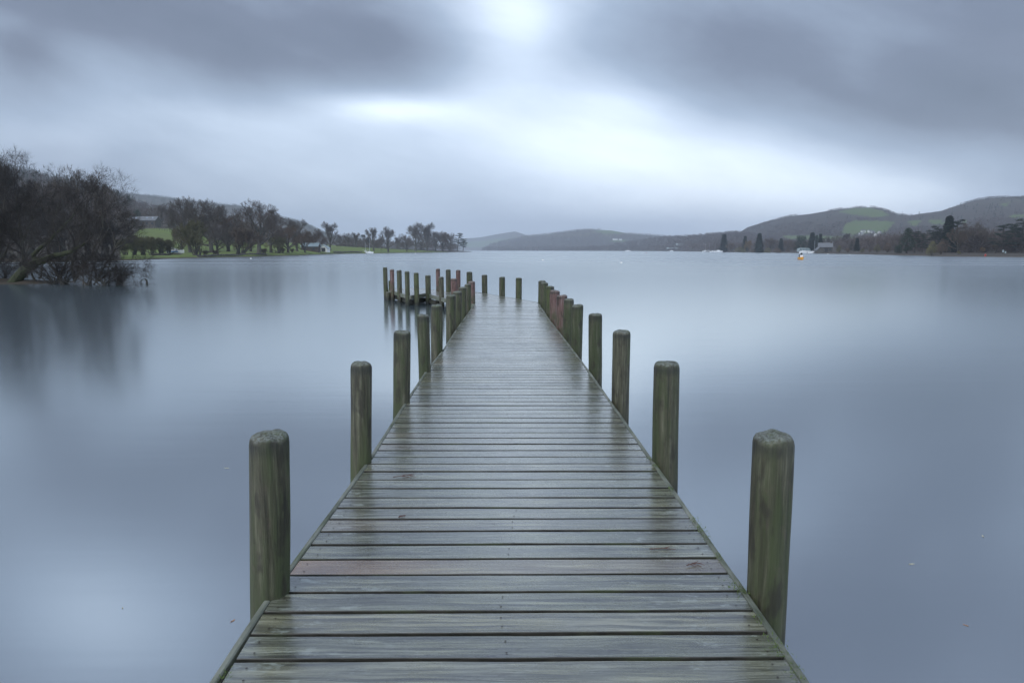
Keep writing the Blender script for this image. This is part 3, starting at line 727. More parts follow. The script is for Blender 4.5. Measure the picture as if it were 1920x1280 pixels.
def tree_ever(seed, rx=.30, lumps=26, leaf=.016, n=150, taper=.5):
    R_ = random.Random(seed); t = MB(); c = MB(); t.tube([Vector((0, 0, -.02)), Vector((0, 0, .6))], [.03, .012], 7)
    for i in range(lumps):
        f = (i + R_.random()) / lumps; z = .10 + .84 * f; rad = rx * (1 - f ** 2 * taper) * (1 - max(0, .25 - f)) * (R_.random() ** .5); an = i * 2.4
        blobs_leaf(c, R_, Vector((math.cos(an) * rad, math.sin(an) * rad, z)), rx * R_.uniform(.28, .46), rx * R_.uniform(.25, .45), n, leaf, 1.0)
    norm_mesh([t, c]); return t, c
def tree_bush(seed, n=2600, rx=.62, leaf=.022):
    R_ = random.Random(seed); t = MB(); c = MB()
    for i in range(8):
        an = R_.uniform(0, 6.28); limb(t, Vector((0, 0, -.02)), Vector((math.cos(an) * .6, math.sin(an) * .6, 1)), .6, .02, .006, R_, 3, .15, .05, 4)
    for i in range(13):
        an = R_.uniform(0, 6.28); rad = rx * R_.random() ** .6 * .75; z = .16 + .55 * R_.random() * (1 - rad / rx * .6)
        blobs_leaf(c, R_, Vector((math.cos(an) * rad, math.sin(an) * rad, z)), rx * .42, .24, n // 13, leaf, 1.0)
    for i in range(420):
        an = R_.uniform(0, 6.28); el = R_.uniform(.15, 1.5); d = Vector((math.cos(an) * math.cos(el), math.sin(an) * math.cos(el), math.sin(el)))
        p = Vector((d.x * rx * .75, d.y * rx * .75, .25 + d.z * .55)); twig(c, p, (d + Vector((R_.gauss(0, .2), R_.gauss(0, .2), .3))).normalized(), .16, .006)
    norm_mesh([t, c]); return t, c
KINDS = {}
def kind(name, gen, tm, cm, nm):
    t, c = gen; KINDS[name] = (t.mesh('trunk', tm), c.mesh('crown', cm), nm)
kind('oakA', tree_bare(1), m_bark2, [m_twig, m_russet], 'bare_tree'); kind('oakB', tree_bare(2, .27, .58), m_bark2, [m_twig, m_russet], 'bare_tree')
kind('oakC', tree_bare(7, .32, .55, leaves=500), m_bark2, [m_twig, m_russet], 'bare_tree'); kind('oakD', tree_bare(12, .28, .60, shrink=.69), m_bark, [m_twig, m_russet], 'bare_tree')
kind('tallA', tree_bare(21, .30, .42, nl=7), m_bark, [m_twigd, m_russet], 'bare_tree'); kind('rus', tree_bare(23, .24, .55, leaves=1500), m_bark, [m_twigb, m_russet], 'russet_tree')
kind('gold', tree_bare(25, .2, .5, leaves=5200), m_bark, [m_twigb, m_gold], 'golden_tree'); kind('round', tree_bare(27, .22, .58, kids=(4, 4, 4, 3, 5, 6), shrink=.62), m_bark, [m_twigb, m_russet], 'bare_tree')
kind('thickA', tree_thicket(31), m_bark, [m_twigd], 'thicket_tree'); kind('thickB', tree_thicket(32, 11, .7), m_bark, [m_twigd], 'thicket_tree')
kind('fan', tree_thicket(34, 8, 1.0, kids=(4, 3, 3, 3), tw=.0022, L0=.42, lev=3, droop=.08), m_bark, [m_twigd], 'drowned_shrub')
kind('willow', tree_thicket(35, 13, .6, tw=.003), m_bark, [m_twigo], 'willow_shrub'); kind('brush', tree_thicket(36, 12, .75, tw=.003), m_bark, [m_twigb], 'bare_shrub')
kind('spruce', tree_spruce(41), m_bark, [m_need], 'spruce_tree'); kind('spruceW', tree_spruce(42, .42, 38), m_bark, [m_need], 'spruce_tree')
kind('pineA', tree_pine(51), m_bark, [m_pine], 'pine_tree'); kind('pineB', tree_pine(52, 19, .02, .22, .15, .30), m_bark, [m_pine], 'pine_tree'); kind('umbrella', tree_pine(53, 7, .03, .86, .16, .17), m_bark, [m_pine], 'pine_tree')
kind('cedar', tree_pine(54, 26, .0, .18, .17, .36), m_bark, [m_need], 'cedar_tree')
kind('ever', tree_ever(61), m_bark, [m_ever], 'evergreen_tree'); kind('everT', tree_ever(62, .24, 26, taper=.9), m_bark, [m_ever], 'evergreen_tree'); kind('low', tree_ever(63, .62, 26, .03, 150, .8), m_bark, [m_pine], 'evergreen_shrub')
kind('bush', tree_bush(71), m_bark, [m_twigo], 'round_shrub'); kind('bushB', tree_bush(72), m_bark, [m_twigb], 'round_shrub')
R_t = random.Random(77)
def plant(kd, px, Y, top_py, label, cat='tree', wide=1.0, group=None, z=None, rz=None, name=None):
    x, gz = ground_z(px, Y); gz = gz if z is None else z; x = uof(px) * Y
    h = at(px, top_py, Y).z - gz; t, c, nm = KINDS[kd]
    e = empty(name or nm, (x, Y, gz), R_t.uniform(0, 6.28) if rz is None else rz, label=label, cat=cat, group=group); wv_ = wide * R_t.uniform(.84, 1.16); e.scale = (h * wv_, h * wide * R_t.uniform(.84, 1.16), h)
    put('trunk', t, e); put('crown', c, e); return e
G1 = 'bare trees on the left lakeside'
for a in [
  ('tallA', 6, 118, 297, 'tall bare tree topping the wood at the extreme edge of the left bank', 'tree', 1.1), ('oakB', 165, 128, 321, 'big spreading bare tree rising above the dark lakeside thicket', 'tree', .95),
  ('tallA', 60, 126, 338, 'dark bare tree in the wood just behind the leaning mossy trunk'), ('oakA', 108, 122, 346, 'bare tree among dark thicket, below and beside the big spreading one', 'tree', 1.3),
  ('oakD', 212, 134, 398, 'crooked bare tree at the outer end of the dark lakeside wood', 'tree', .8), ('thickB', 36, 112, 390, 'tangled bare undergrowth tree behind the leaning trunk', 'tree', 1.2), ('thickB', 128, 116, 398, 'tangled dark undergrowth tree under the big spreading tree', 'tree', 1.2),
  ('thickA', 195, 128, 412, 'low dark tangled tree under the crooked bare tree', 'tree', 1.3), ('oakA', -60, 112, 330, 'bare tree just beyond the frame at the left bank', 'tree', 1.2),
  ('ever', 262, 372, 392, 'dark rounded yew standing behind the long barn'), ('oakB', 306, 378, 383, 'broad bare tree behind the barn at its gable end', 'tree', 1.15), ('ever', 326, 384, 398, 'dark evergreen tree at the end of the barn beside a broad bare tree'),
  ('oakD', 244, 260, 396, 'bare tree in the pasture in front of the barn', 'tree', 1.1),
  ('oakA', 357, 235, 371, 'tall bare tree, first of the big trees after the barn'), ('oakB', 397, 232, 376, 'tall bare tree, second of the big trees after the barn', 'tree', 1.1), ('round', 372, 250, 396, 'dense brownish bare tree between the two tall trees after the barn'),
  ('rus', 428, 240, 402, 'russet brown tree between the tall bare trees and the domed one', 'tree', 1.2), ('oakC', 485, 205, 378, 'great domed bare tree, the largest crown on the left shore', 'tree', 1.18),
  ('oakA', 508, 225, 402, 'bare tree partly behind the great domed tree'), ('willow', 368, 172, 414, 'grey bare tree standing on the grass at the water, by the blue boat', 'tree', .9), ('round', 340, 200, 424, 'twiggy bare tree behind the beached blue boat'),
  ('oakD', 408, 190, 418, 'bare tree with pale twigs on the shore under two tall trees', 'tree', 1.1), ('brush', 448, 192, 428, 'low bare tree with spreading crossed limbs near the shore', 'tree', 1.3), ('round', 470, 230, 420, 'brown bare tree beneath the great domed tree'),
  ('rus', 540, 238, 424, 'reddish brown tree to the side of the great domed tree', 'tree', 1.2), ('oakA', 557, 262, 411, 'bare round headed tree against the far hillside'), ('rus', 572, 262, 436, 'brown leafed bushy tree near the boathouses', 'tree', 1.3),
  ('round', 590, 300, 430, 'dark rounded bare tree beside the boathouses', 'tree', 1.2), ('oakA', 619, 345, 417, 'bare lone tree with dark trunk at the lake edge of the green field', 'tree', 1.15), ('willow', 522, 225, 444, 'olive brown bushy tree on the shore past the great domed tree', 'tree', 1.2),
  ('everT', 577, 330, 437, 'small dark fir glimpsed behind the dark rounded tree'), ('oakC', 653, 470, 437, 'hedgerow bare tree on the crest of the green field, first of three', 'tree', 1.1), ('oakA', 667, 480, 436, 'hedgerow bare tree on the crest of the green field, second of three'),
  ('oakB', 638, 455, 440, 'low bare tree next to the lone dark trunked tree, on the field crest'), ('umbrella', 682, 500, 440, 'flat topped pine above the moored yacht'), ('tallA', 690, 510, 445, 'bare hedgerow tree under the flat topped pine', 'tree', 1.3),
  ('oakA', 701, 412, 427, 'bare Y forked tree behind the moored yacht', 'tree', 1.1), ('oakB', 728, 425, 426, 'bare tree with wide crown just past the Y forked one', 'tree', 1.1),
  ('round', 715, 560, 446, 'faint bare tree behind the pair of shore trees', 'tree', 1.2), ('oakA', 745, 600, 445, 'faint bare tree on the far side of the field beyond the pair', 'tree', 1.2), ('oakD', 763, 480, 441, 'slender bare tree in front of the headland wood'),
  ('oakB', 779, 520, 419, 'broad bare tree at the front of the headland wood', 'tree', 1.1), ('oakA', 801, 560, 418, 'tall bare tree, highest of the headland wood'), ('round', 790, 590, 432, 'bare tree filling the headland wood between its two tallest', 'tree', 1.2),
  ('oakC', 817, 600, 434, 'bare tree in the middle of the headland wood', 'tree', 1.2), ('round', 830, 620, 436, 'dense bare tree in the headland wood', 'tree', 1.3), ('oakA', 843, 640, 437, 'bare tree near the outer end of the headland wood', 'tree', 1.2),
  ('pineA', 857, 670, 437, 'dark pine at the end of the headland wood', 'tree', 1.1), ('pineA', 868, 715, 448, 'leaning dark pine at the very tip of the headland', 'tree', 1.3)]:
    kd, px, Y, ty, lb = a[:5]; plant(kd, px, Y, ty, lb, wide=a[6] if len(a) > 6 else 1.0, group=G1)
for i, (px, Y, ty) in enumerate([(234, 168, 447), (252, 170, 442), (268, 172, 446), (284, 176, 444), (300, 178, 446), (318, 182, 450)]):
    plant('willow', px, Y, ty, ['olive brown willow clump nearest the dark wood, below the pasture', 'second willow clump along the foot of the barn pasture', 'willow clump directly below the barn', 'willow clump under the barn roof end',
      'willow clump next to the beached blue boat', 'willow clump right behind the beached blue boat'][i], 'shrub', 1.0, 'willow clumps below the pasture', name='willow_shrub')
for i, (px, Y, ty) in enumerate([(384, 176, 470), (402, 180, 469), (496, 206, 466), (530, 232, 465), (548, 246, 466)]):
    plant('brush', px, Y, ty, ['low brown scrub beside the grey tree at the water', 'low scrub on the shore below the pale twigged tree', 'brown scrub at the foot of the great domed tree', 'brown shore scrub past the great domed tree', 'last clump of shore scrub before the boathouses'][i], 'shrub', 1.6, 'shore scrub', name='bare_shrub')
G2 = 'trees on the right shore'
for a in [
  ('spruce', 1357, 655, 439, 'leaning looking dark spruce, first conifer of the right shore', 'tree', 1.1), ('brush', 1372, 630, 456, 'bare tree beside the first spruce'), ('spruce', 1396.5, 600, 442.5, 'narrow spruce behind the golden tree', 'tree', .8),
  ('gold', 1402, 545, 451, 'small golden orange autumn tree on the right shore', 'tree', .9), ('spruceW', 1423, 520, 437.5, 'broad conical spruce standing alone past the golden tree', 'tree', .85), ('round', 1445, 560, 447, 'brown bare tree to the side of the broad conical spruce', 'tree', 1.2),
  ('spruce', 1464, 500, 447, 'small dark spruce before the parkland grass'), ('round', 1478, 520, 450, 'brown bare tree before the paired dark evergreens', 'tree', 1.1), ('rus', 1489, 500, 456, 'rusty brown bush tree beside the domed shed', 'tree', 1.1),
  ('ever', 1497, 490, 441, 'dense dark evergreen above the domed shed, first of a pair', 'tree', .95), ('ever', 1506, 494, 441.5, 'dense dark evergreen above the domed shed, second of the pair', 'tree', .9), ('spruce', 1522, 470, 436, 'tall dark fir behind the stone house', 'tree', 1.0),
  ('everT', 1530, 475, 441, 'dark evergreen squeezed between two firs by the stone house'), ('spruceW', 1537, 478, 438.5, 'dark fir next to the roof of the stone house', 'tree', .8),
  ('oakA', 1552, 560, 444, 'bare tree behind the roof of the stone house', 'tree', 1.1), ('oakB', 1570, 560, 442, 'bare tree just past the stone house', 'tree', 1.2), ('tallA', 1585, 520, 438, 'tall thin bare tree under the white houses'),
  ('everT', 1596, 420, 452, 'dark small fir past the stone house'), ('round', 1608, 440, 449, 'brown bare tree below the white houses', 'tree', 1.2), ('round', 1632, 430, 447, 'brown bare tree below the white houses, next along the shore', 'tree', 1.2),
  ('spruce', 1606, 380, 446, 'slender dark spruce in the brown shore wood'), ('round', 1655, 400, 446, 'bare brown tree before the group of dark pines', 'tree', 1.2), ('round', 1674, 380, 449, 'last bare brown tree before the dark pines', 'tree', 1.2),
  ('everT', 1700, 258, 428, 'dark conical evergreen leading the group of dark pines', 'tree', 1.2), ('pineB', 1715, 262, 434, 'dark pine beside the conical evergreen', 'tree', .9), ('pineB', 1729, 260, 438, 'lower dark pine, third of the first group', 'tree', .9),
  ('cedar', 1752, 250, 424, 'wide layered cedar beside the tallest conifer', 'tree', 1.0), ('spruceW', 1776, 246, 405, 'tallest conifer on the right shore with jagged top', 'tree', .85), ('pineB', 1793, 248, 412, 'dark pine close against the tallest conifer', 'tree', .75),
  ('pineB', 1782, 238, 436, 'dark lower pine in front of the tallest conifer', 'tree', 1.2), ('round', 1796, 232, 430, 'dusky bare tree in front of the dark pine', 'tree', 1.2), ('oakD', 1820, 236, 417, 'large bare tree with open crown after the tall conifer', 'tree', 1.1),
  ('oakB', 1835, 262, 428, 'bare tree behind the open crowned one', 'tree', 1.2), ('brush', 1846, 245, 446, 'bare scrubby tree between the open crowned tree and the last pines', 'tree', 1.2), ('oakA', 1862, 262, 440, 'faint bare tree before the last pines', 'tree', 1.2),
  ('pineB', 1880, 224, 420, 'leaning dark pine, first of the last pines at the picture edge', 'tree', 1.1), ('pineB', 1897, 232, 424, 'dark pine between the leaning one and the edge of the picture', 'tree', 1.0), ('cedar', 1916, 220, 411, 'tall dark conifer cut by the edge of the picture', 'tree', .95), ('pineB', 1945, 222, 408, 'dark pine just outside the picture', 'tree', 1.1),
  ('round', 1868, 232, 452, 'dark bare tree under the leaning pine', 'tree', 1.3), ('round', 1905, 226, 450, 'dark bare tree under the edge conifers', 'tree', 1.3), ('oakA', 1690, 300, 440, 'bare tree seen between the dark evergreens', 'tree', 1.1)]:
    kd, px, Y, ty, lb = a[:5]; plant(kd, px, Y, ty, lb, wide=a[6] if len(a) > 6 else 1.0, group=G2)
for kd, px, Y, ty, lb, wd in [
  ('bush', 1617, 318, 465, 'olive green rounded bush at the water below the slender spruce', .8), ('bushB', 1631, 322, 466, 'brown rounded bush at the water, next to the olive one', .8), ('bush', 1645, 300, 457, 'tall olive bush on the right shore', .7), ('bushB', 1664, 290, 455, 'large brown rounded bush before the spreading juniper', .8),
  ('low', 1684, 262, 459, 'spreading dark green juniper at the water', .9), ('bush', 1748, 212, 451, 'yellow green rounded bush under the cedar', .6), ('bushB', 1765, 214, 453, 'brown rounded bush next to the yellow green one', .8),
  ('gold', 1842, 215, 463, 'small golden brown bush on the far right bank', .9), ('bush', 1798, 208, 470, 'low olive bush on the bank after the brown rounded bush', 1.0), ('bushB', 1590, 340, 464, 'brown bush by the stone house', .9), ('bush', 1574, 342, 460, 'bright green bush by the stone house', .7),
  ('bush', 1388, 560, 463, 'low green bush under the golden tree', 1.4), ('bushB', 1412, 520, 466, 'dark bush between golden tree and conical spruce', 1.2), ('bush', 1440, 500, 464, 'yellowish bush past the conical spruce', 1.2), ('bushB', 1458, 480, 465, 'dark waterside bush under the small spruce', 1.4), ('bushB', 1478, 470, 467, 'low dark bush before the domed shed', 1.4)]:
    plant(kd, px, Y, ty, lb, 'shrub', wd, 'waterside bushes on the right shore', name='round_shrub')

# ------------------------------------------------------------------ near trees at the water, left
def near_tree(name, paths, label, kids=(4, 4, 4, 3), lev=3, moss=None, L0=1.0, cat='tree', seed=1, tw=.0042, gap=.72, up=.03, cm=None, sp_=.7):
    """paths: [(points [(px,py,Y)...], r0, r1)] of trunks; twigs grow along the outer part"""
    R_ = random.Random(seed); t = MB(); c = MB(); o0 = at(*paths[0][0][0])
    for pts_, r0, r1 in paths:
        P_ = [at(*q_) - Vector((o0.x, o0.y, 0)) for q_ in pts_]
        pp = []; 
        for a, b in zip(P_, P_[1:]):
            n = max(2, int((b - a).length / .35))
            for i in range(n): pp.append(a.lerp(b, i / n) + Vector((R_.gauss(0, .03), R_.gauss(0, .03), R_.gauss(0, .03))))
        pp.append(P_[-1]); N = len(pp); rr = [r0 + (r1 - r0) * i / (N - 1) for i in range(N)]
        t.tube(pp, rr, 8)
        L_ = 0
        for i in range(1, N):
            L_ += (pp[i] - pp[i - 1]).length
            if i / N < .22: continue
            while L_ > gap:
                L_ -= gap; seg = (pp[i] - pp[i - 1]).normalized(); e, g = frame_of(seg); an = R_.uniform(0, 6.28); s_ = R_.uniform(.5, 1.1)
                dd = (seg * math.cos(s_) + (e * math.cos(an) + g * math.sin(an)) * math.sin(s_) + Vector((0, 0, .25))).normalized()
                grow(c, pp[i], dd, L0 * R_.uniform(.7, 1.2), min(rr[i] * .5, .05), lev, kids, R_, sp_, .15, up, tw, .68)
        grow(c, pp[-1], (pp[-1] - pp[-2]).normalized(), L0 * 1.1, rr[-1], lev, kids, R_, sp_, .15, up, tw, .68)
    e = empty(name, (o0.x, o0.y, 0), label=label, cat=cat, group='bare trees over the water on the near left bank')
    t.build('trunk', moss or m_bark, e); c.build('crown', cm or m_twigd, e); return e
near_tree('leaning_tree', [([(22, 535, 38), (40, 512, 38), (58, 496, 37.6), (78, 487, 37.2), (105, 480, 36.8), (135, 472, 36.4), (160, 455, 36)], .30, .05),
    ([(66, 493, 37.5), (62, 478, 37.5), (72, 468, 37.5), (92, 455, 37.6), (112, 430, 37.8), (140, 400, 38)], .14, .03)],
    'tree leaning far out over the water with a green mossy trunk', moss=m_mossbark, gap=1.1, L0=1.05, seed=4, kids=(4, 4, 4, 4))
near_tree('bare_tree', [([(48, 520, 41), (44, 480, 41), (40, 440, 41), (34, 400, 41), (28, 355, 41)], .15, .03), ([(42, 455, 41), (54, 425, 41), (66, 385, 41)], .08, .02), ([(44, 470, 41), (24, 440, 41), (8, 410, 41)], .07, .02)],
    'upright dark bare tree standing just behind the leaning mossy trunk', L0=1.1, seed=6, kids=(4, 4, 4, 4))
near_tree('bare_tree', [([(110, 524, 39), (102, 505, 39), (88, 488, 39), (92, 460, 39.2), (100, 425, 39.5), (108, 385, 40)], .09, .02), ([(113, 524, 39), (118, 505, 39), (130, 480, 39), (150, 440, 39.5), (158, 400, 40)], .08, .02)],
    'forked thin dark tree growing from the water past the leaning trunk', L0=1.1, seed=8, kids=(4, 4, 4, 4))
near_tree('bare_tree', [([(74, 524, 38), (77, 510, 38), (80, 496, 38)], .05, .04), ([(66, 528, 38), (60, 512, 38), (54, 502, 38)], .06, .03)], 'short broken double stump in the shallows between the dark trunks', L0=.35, seed=9, lev=1, gap=.9)
near_tree('bare_tree', [([(140, 527, 37), (150, 505, 37), (172, 480, 37), (190, 440, 37.4), (192, 400, 38)], .08, .02), ([(138, 527, 37), (134, 500, 37), (140, 465, 37), (160, 420, 37.5), (165, 380, 38)], .08, .02), ([(146, 515, 37), (175, 505, 36.8), (205, 500, 36.5), (228, 508, 36.2)], .05, .015)],
    'many stemmed dark tree in the middle of the flooded thicket', L0=1.1, seed=10, kids=(4, 4, 4, 4))
near_tree('bare_tree', [([(182, 528, 36.5), (192, 505, 36.4), (206, 485, 36.3), (214, 465, 36.2), (212, 440, 36.4)], .06, .015), ([(184, 528, 36.5), (200, 515, 36.2), (214, 508, 36), (226, 512, 35.8)], .045, .012), ([(180, 528, 36.5), (176, 495, 36.6), (186, 455, 36.8), (205, 425, 37)], .05, .015)],
    'outermost dark shrubby tree of the flooded thicket', L0=.85, seed=12, kids=(4, 4, 4, 4))
near_tree('bare_tree', [([(-6, 520, 40), (-4, 480, 40), (4, 430, 40), (10, 370, 40.5)], .14, .03), ([(-5, 500, 40), (14, 465, 40), (26, 430, 40)], .08, .02)], 'dark bare tree cut by the picture edge on the near left bank', L0=1.15, seed=14, kids=(4, 4, 4, 4))
near_tree('bare_tree', [([(-90, 530, 38), (-80, 460, 38), (-70, 380, 38.5)], .16, .03), ([(-40, 525, 42), (-36, 460, 42), (-30, 370, 42)], .14, .03)], 'dark bare tree just past the picture edge, near bank', L0=1.3, seed=15, kids=(4, 4, 4, 4))
for i, (px, py, Y, sc) in enumerate([(192, 524, 36, .95), (218, 527, 35.8, .7), (165, 527, 36.4, 1.0), (128, 526, 37, 1.1), (226, 521, 36.4, .6), (96, 528, 37.4, 1.0), (4, 526, 39.5, 1.0)]):
    t, c, nm = KINDS['fan']; p = at(px, py, Y)
    e = empty('drowned_shrub', (p.x, p.y, -.1), i * 1.3, label=['bare shrub standing in water near the tip of the flooded thicket', 'low bare shrub in the water at the tip of the thicket, front row', 'bare shrub standing in water mid thicket', 'bare shrub in the water under the forked thin tree',
        'last bare shrub of the thicket, trailing in open water', 'bare shrub in the shallows beyond the leaning trunk', 'bank shrub behind the foot of the leaning trunk'][i], cat='shrub', group='bare shrubs standing in the water')
    e.scale = (2.2 * sc * 1.15, 2.2 * sc * 1.15, 1.75 * sc); put('trunk', t, e); put('crown', c, e)

# ------------------------------------------------------------------ woods seen as a mass
def clump_templates(n, faces, seed, conif=False, fine=False):
    r = np.random.default_rng(seed); out = []
    for _ in range(n):
        if conif:
            z = r.random(faces) ** 1.2; rad = .22 * (1 - z) * np.sqrt(r.random(faces)); a = r.random(faces) * 6.28
            p = np.stack([np.cos(a) * rad, np.sin(a) * rad, z], -1); d = np.stack([np.cos(a) * .5, np.sin(a) * .5, -.5 + 0 * a], -1) * .12
        else:
            d0 = r.normal(size=(faces, 3)); d0 /= np.linalg.norm(d0, axis=1)[:, None]; d0[:, 2] *= 1.0
            rr = r.random(faces)[:, None] ** .4; p = d0 * rr * np.array([.42, .42, .46]) + np.array([0, 0, .46]); d = (d0 * .11 + r.normal(size=(faces, 3)) * .05 + np.array([0, 0, .05])) if fine else (d0 * .16 + r.normal(size=(faces, 3)) * .06)
        wv = np.cross(d, r.normal(size=(faces, 3))); wv /= np.linalg.norm(wv, axis=1)[:, None] + 1e-6; wv *= (.010 if fine else .055) if not conif else (.022 if fine else .05)
        out.append(np.stack([p - wv, p + wv, p + d], 1).reshape(-1, 3))
    return out
def wood(name, zf, n, urange, yrange, hrange, faces, mat, seed, avoid=(), keep=None, conif=False, label=None, wide=1.0, fine=False):
    r = np.random.default_rng(seed); u = r.uniform(uof(urange[0]), uof(urange[1]), n); Y = r.uniform(*yrange, n)
    z = zf(u, Y); x = u * Y; ok = z > .3
    h = r.uniform(*hrange, n)
    if len(avoid): ok &= ~in_any(x, Y, z + h * .3, avoid) & ~in_any(x, Y, z, avoid)
    if keep is not None: ok &= keep(u, Y, z)
    x, Y, z, h = x[ok], Y[ok], z[ok], h[ok]; T = clump_templates(6, faces, seed, conif, fine); V = []
    an = r.uniform(0, 6.28, len(x)); wd = r.uniform(.8, 1.25, len(x)) * wide
    for i in range(len(x)):
        t = T[i % 6]; c, s = math.cos(an[i]), math.sin(an[i])
        V.append(np.stack([(t[:, 0] * c - t[:, 1] * s) * h[i] * wd[i] + x[i], (t[:, 0] * s + t[:, 1] * c) * h[i] * wd[i] + Y[i], t[:, 2] * h[i] + z[i] - .3], -1))
    V = np.concatenate(V).astype(np.float32); nv = len(V); me = bpy.data.meshes.new(name)
    me.vertices.add(nv); me.vertices.foreach_set('co', V.reshape(-1)); me.loops.add(nv); me.loops.foreach_set('vertex_index', np.arange(nv, dtype=np.int32))
    me.polygons.add(nv // 3); me.polygons.foreach_set('loop_start', np.arange(0, nv, 3, dtype=np.int32)); me.materials.append(mat); me.update(calc_edges=True)
    return put(name, me, kind='stuff', label=label)
hidef = lambda u, Y, z: (Y - left.shore(u)) > np.interp(u, [uof(0), uof(200), uof(340), uof(420), uof(470), uof(620), uof(900)], [15, 250, 290, 150, 120, 300, 200])
wood('woodland', left.z, 6000, (-1100, 640), (110, 900), (6, 10), 150, m_wood1, 1, F_L, hidef, fine=True, label='bare brown wood covering the left hillside')
wood('conifer_plantation', left.z, 420, (-100, 260), (620, 860), (8, 12), 110, m_wood2, 2, (), lambda u, Y, z: (Y - left.shore(u)) > 500, True, fine=True, label='dark conifers along the crest of the left hill')
wood('woodland', left.z, 420, (640, 860), (520, 900), (7, 10), 150, m_wood1, 12, (), fine=True, keep= lambda u, Y, z: (Y - left.shore(u)) > np.interp(u, [uof(640), uof(740), uof(860)], [190, 170, 40]), label='bare wood along the back of the headland')
wood('woodland', r_left.z, 3200, (150, 700), (1900, 2300), (4, 7), 22, m_wood2, 3, label='forestry on the far ridge of the left shore')
wood('woodland', r_mid.z, 5200, (905, 1420), (2000, 2990), (5, 9), 24, m_wood1, 4, F_M, lambda u, Y, z: Y < np.interp(u, r_mid.u, r_mid.Yr), label='bare woods on the low hill at the head of the lake')
wood('woodland', r_low.z, 6500, (1070, 1640), (900, 1800), (5, 9), 30, m_wood1, 5, F_R[3:4], label='bare woods on the lower slope behind the right shore')
wood('woodland', r_right.z, 21000, (1360, 2050), (800, 1800), (3.5, 6.5), 22, m_wood1, 6, F_R, lambda u, Y, z: (fbm2(u * Y, Y, 130, 3) > np.clip((z - 75) / 250, -.4, .25)) & (Y < np.interp(u, r_right.u, r_right.Yr) * .995), label='bare woods on the right hillside')
wood('woodland', right.z, 2800, (1340, 2050), (300, 900), (6.5, 11), 150, m_wood1, 7, fine=True, avoid= F_R[3:4] + [[(1536, 453), (1570, 453), (1570, 478), (1536, 478)]], keep=lambda u, Y, z: (Y - right.shore(u)) > np.interp(u, [uof(1340), uof(1550), uof(1700), uof(1917)], [25, 110, 60, 40]), label='bare brown wood along the right shore')
wood('woodland', right.z, 520, (1700, 2050), (200, 420), (5, 8), 260, m_wood1, 17, (), fine=True, keep=lambda u, Y, z: (Y - right.shore(u)) > 42, label='bare brown wood behind the dark pines')
wood('conifer_plantation', r_right.z, 260, (1500, 2000), (900, 1500), (5, 9), 60, m_wood2, 8, F_R, conif=True, label='scattered dark conifers on the right hillside')
wood('woodland', far_flat, 2200, (905, 1260), (1500, 2600), (9, 15), 44, m_wood1, 9, label='line of bare trees along the far shore')
# ------------------------------------------------------------------ buildings, boats and small things
def speck(name, c0, c1, sc=3.0, rough=.8):
    m, b = material(name, rough=rough); n = noise(coords('Object'), sc, 4, .6); link(ramp(n, [(.3, c0), (.7, c1)]), b.inputs['Base Color']); return m
m_stone = speck('dark_stone_wall', (.04, .038, .034), (.12, .11, .095), 2.5); m_slate = speck('slate_roof', (.10, .105, .115), (.17, .18, .195), 4, .75); m_white = speck('white_render', (.68, .68, .66), (.82, .82, .80), 1.0)
m_glass = material('window_glass', (.05, .06, .07), .08)[0]; m_sky = material('skylight_glass', (.75, .80, .85), .05, Metallic=.8)[0]; m_brown = speck('brown_boards', (.035, .028, .022), (.075, .055, .04), 5)
m_hull = material('white_hull', (.80, .81, .82), .3)[0]; m_blue = material('blue_hull', (.05, .20, .48), .35)[0]; m_orange = material('orange_hull', (.72, .33, .03), .35)[0]; m_black = material('black_engine', (.012, .012, .013), .35)[0]
m_alu = material('mast_metal', (.55, .57, .60), .35, Metallic=.7)[0]; m_red = material('red_paint', (.35, .04, .03), .5)[0]; m_teal = material('teal_canopy', (.17, .22, .24), .5)[0]; m_door = speck('dark_door', (.02, .02, .022), (.04, .04, .04))
m_paleroof = speck('pale_sheet_roof', (.24, .30, .32), (.36, .42, .43), .8, .5)
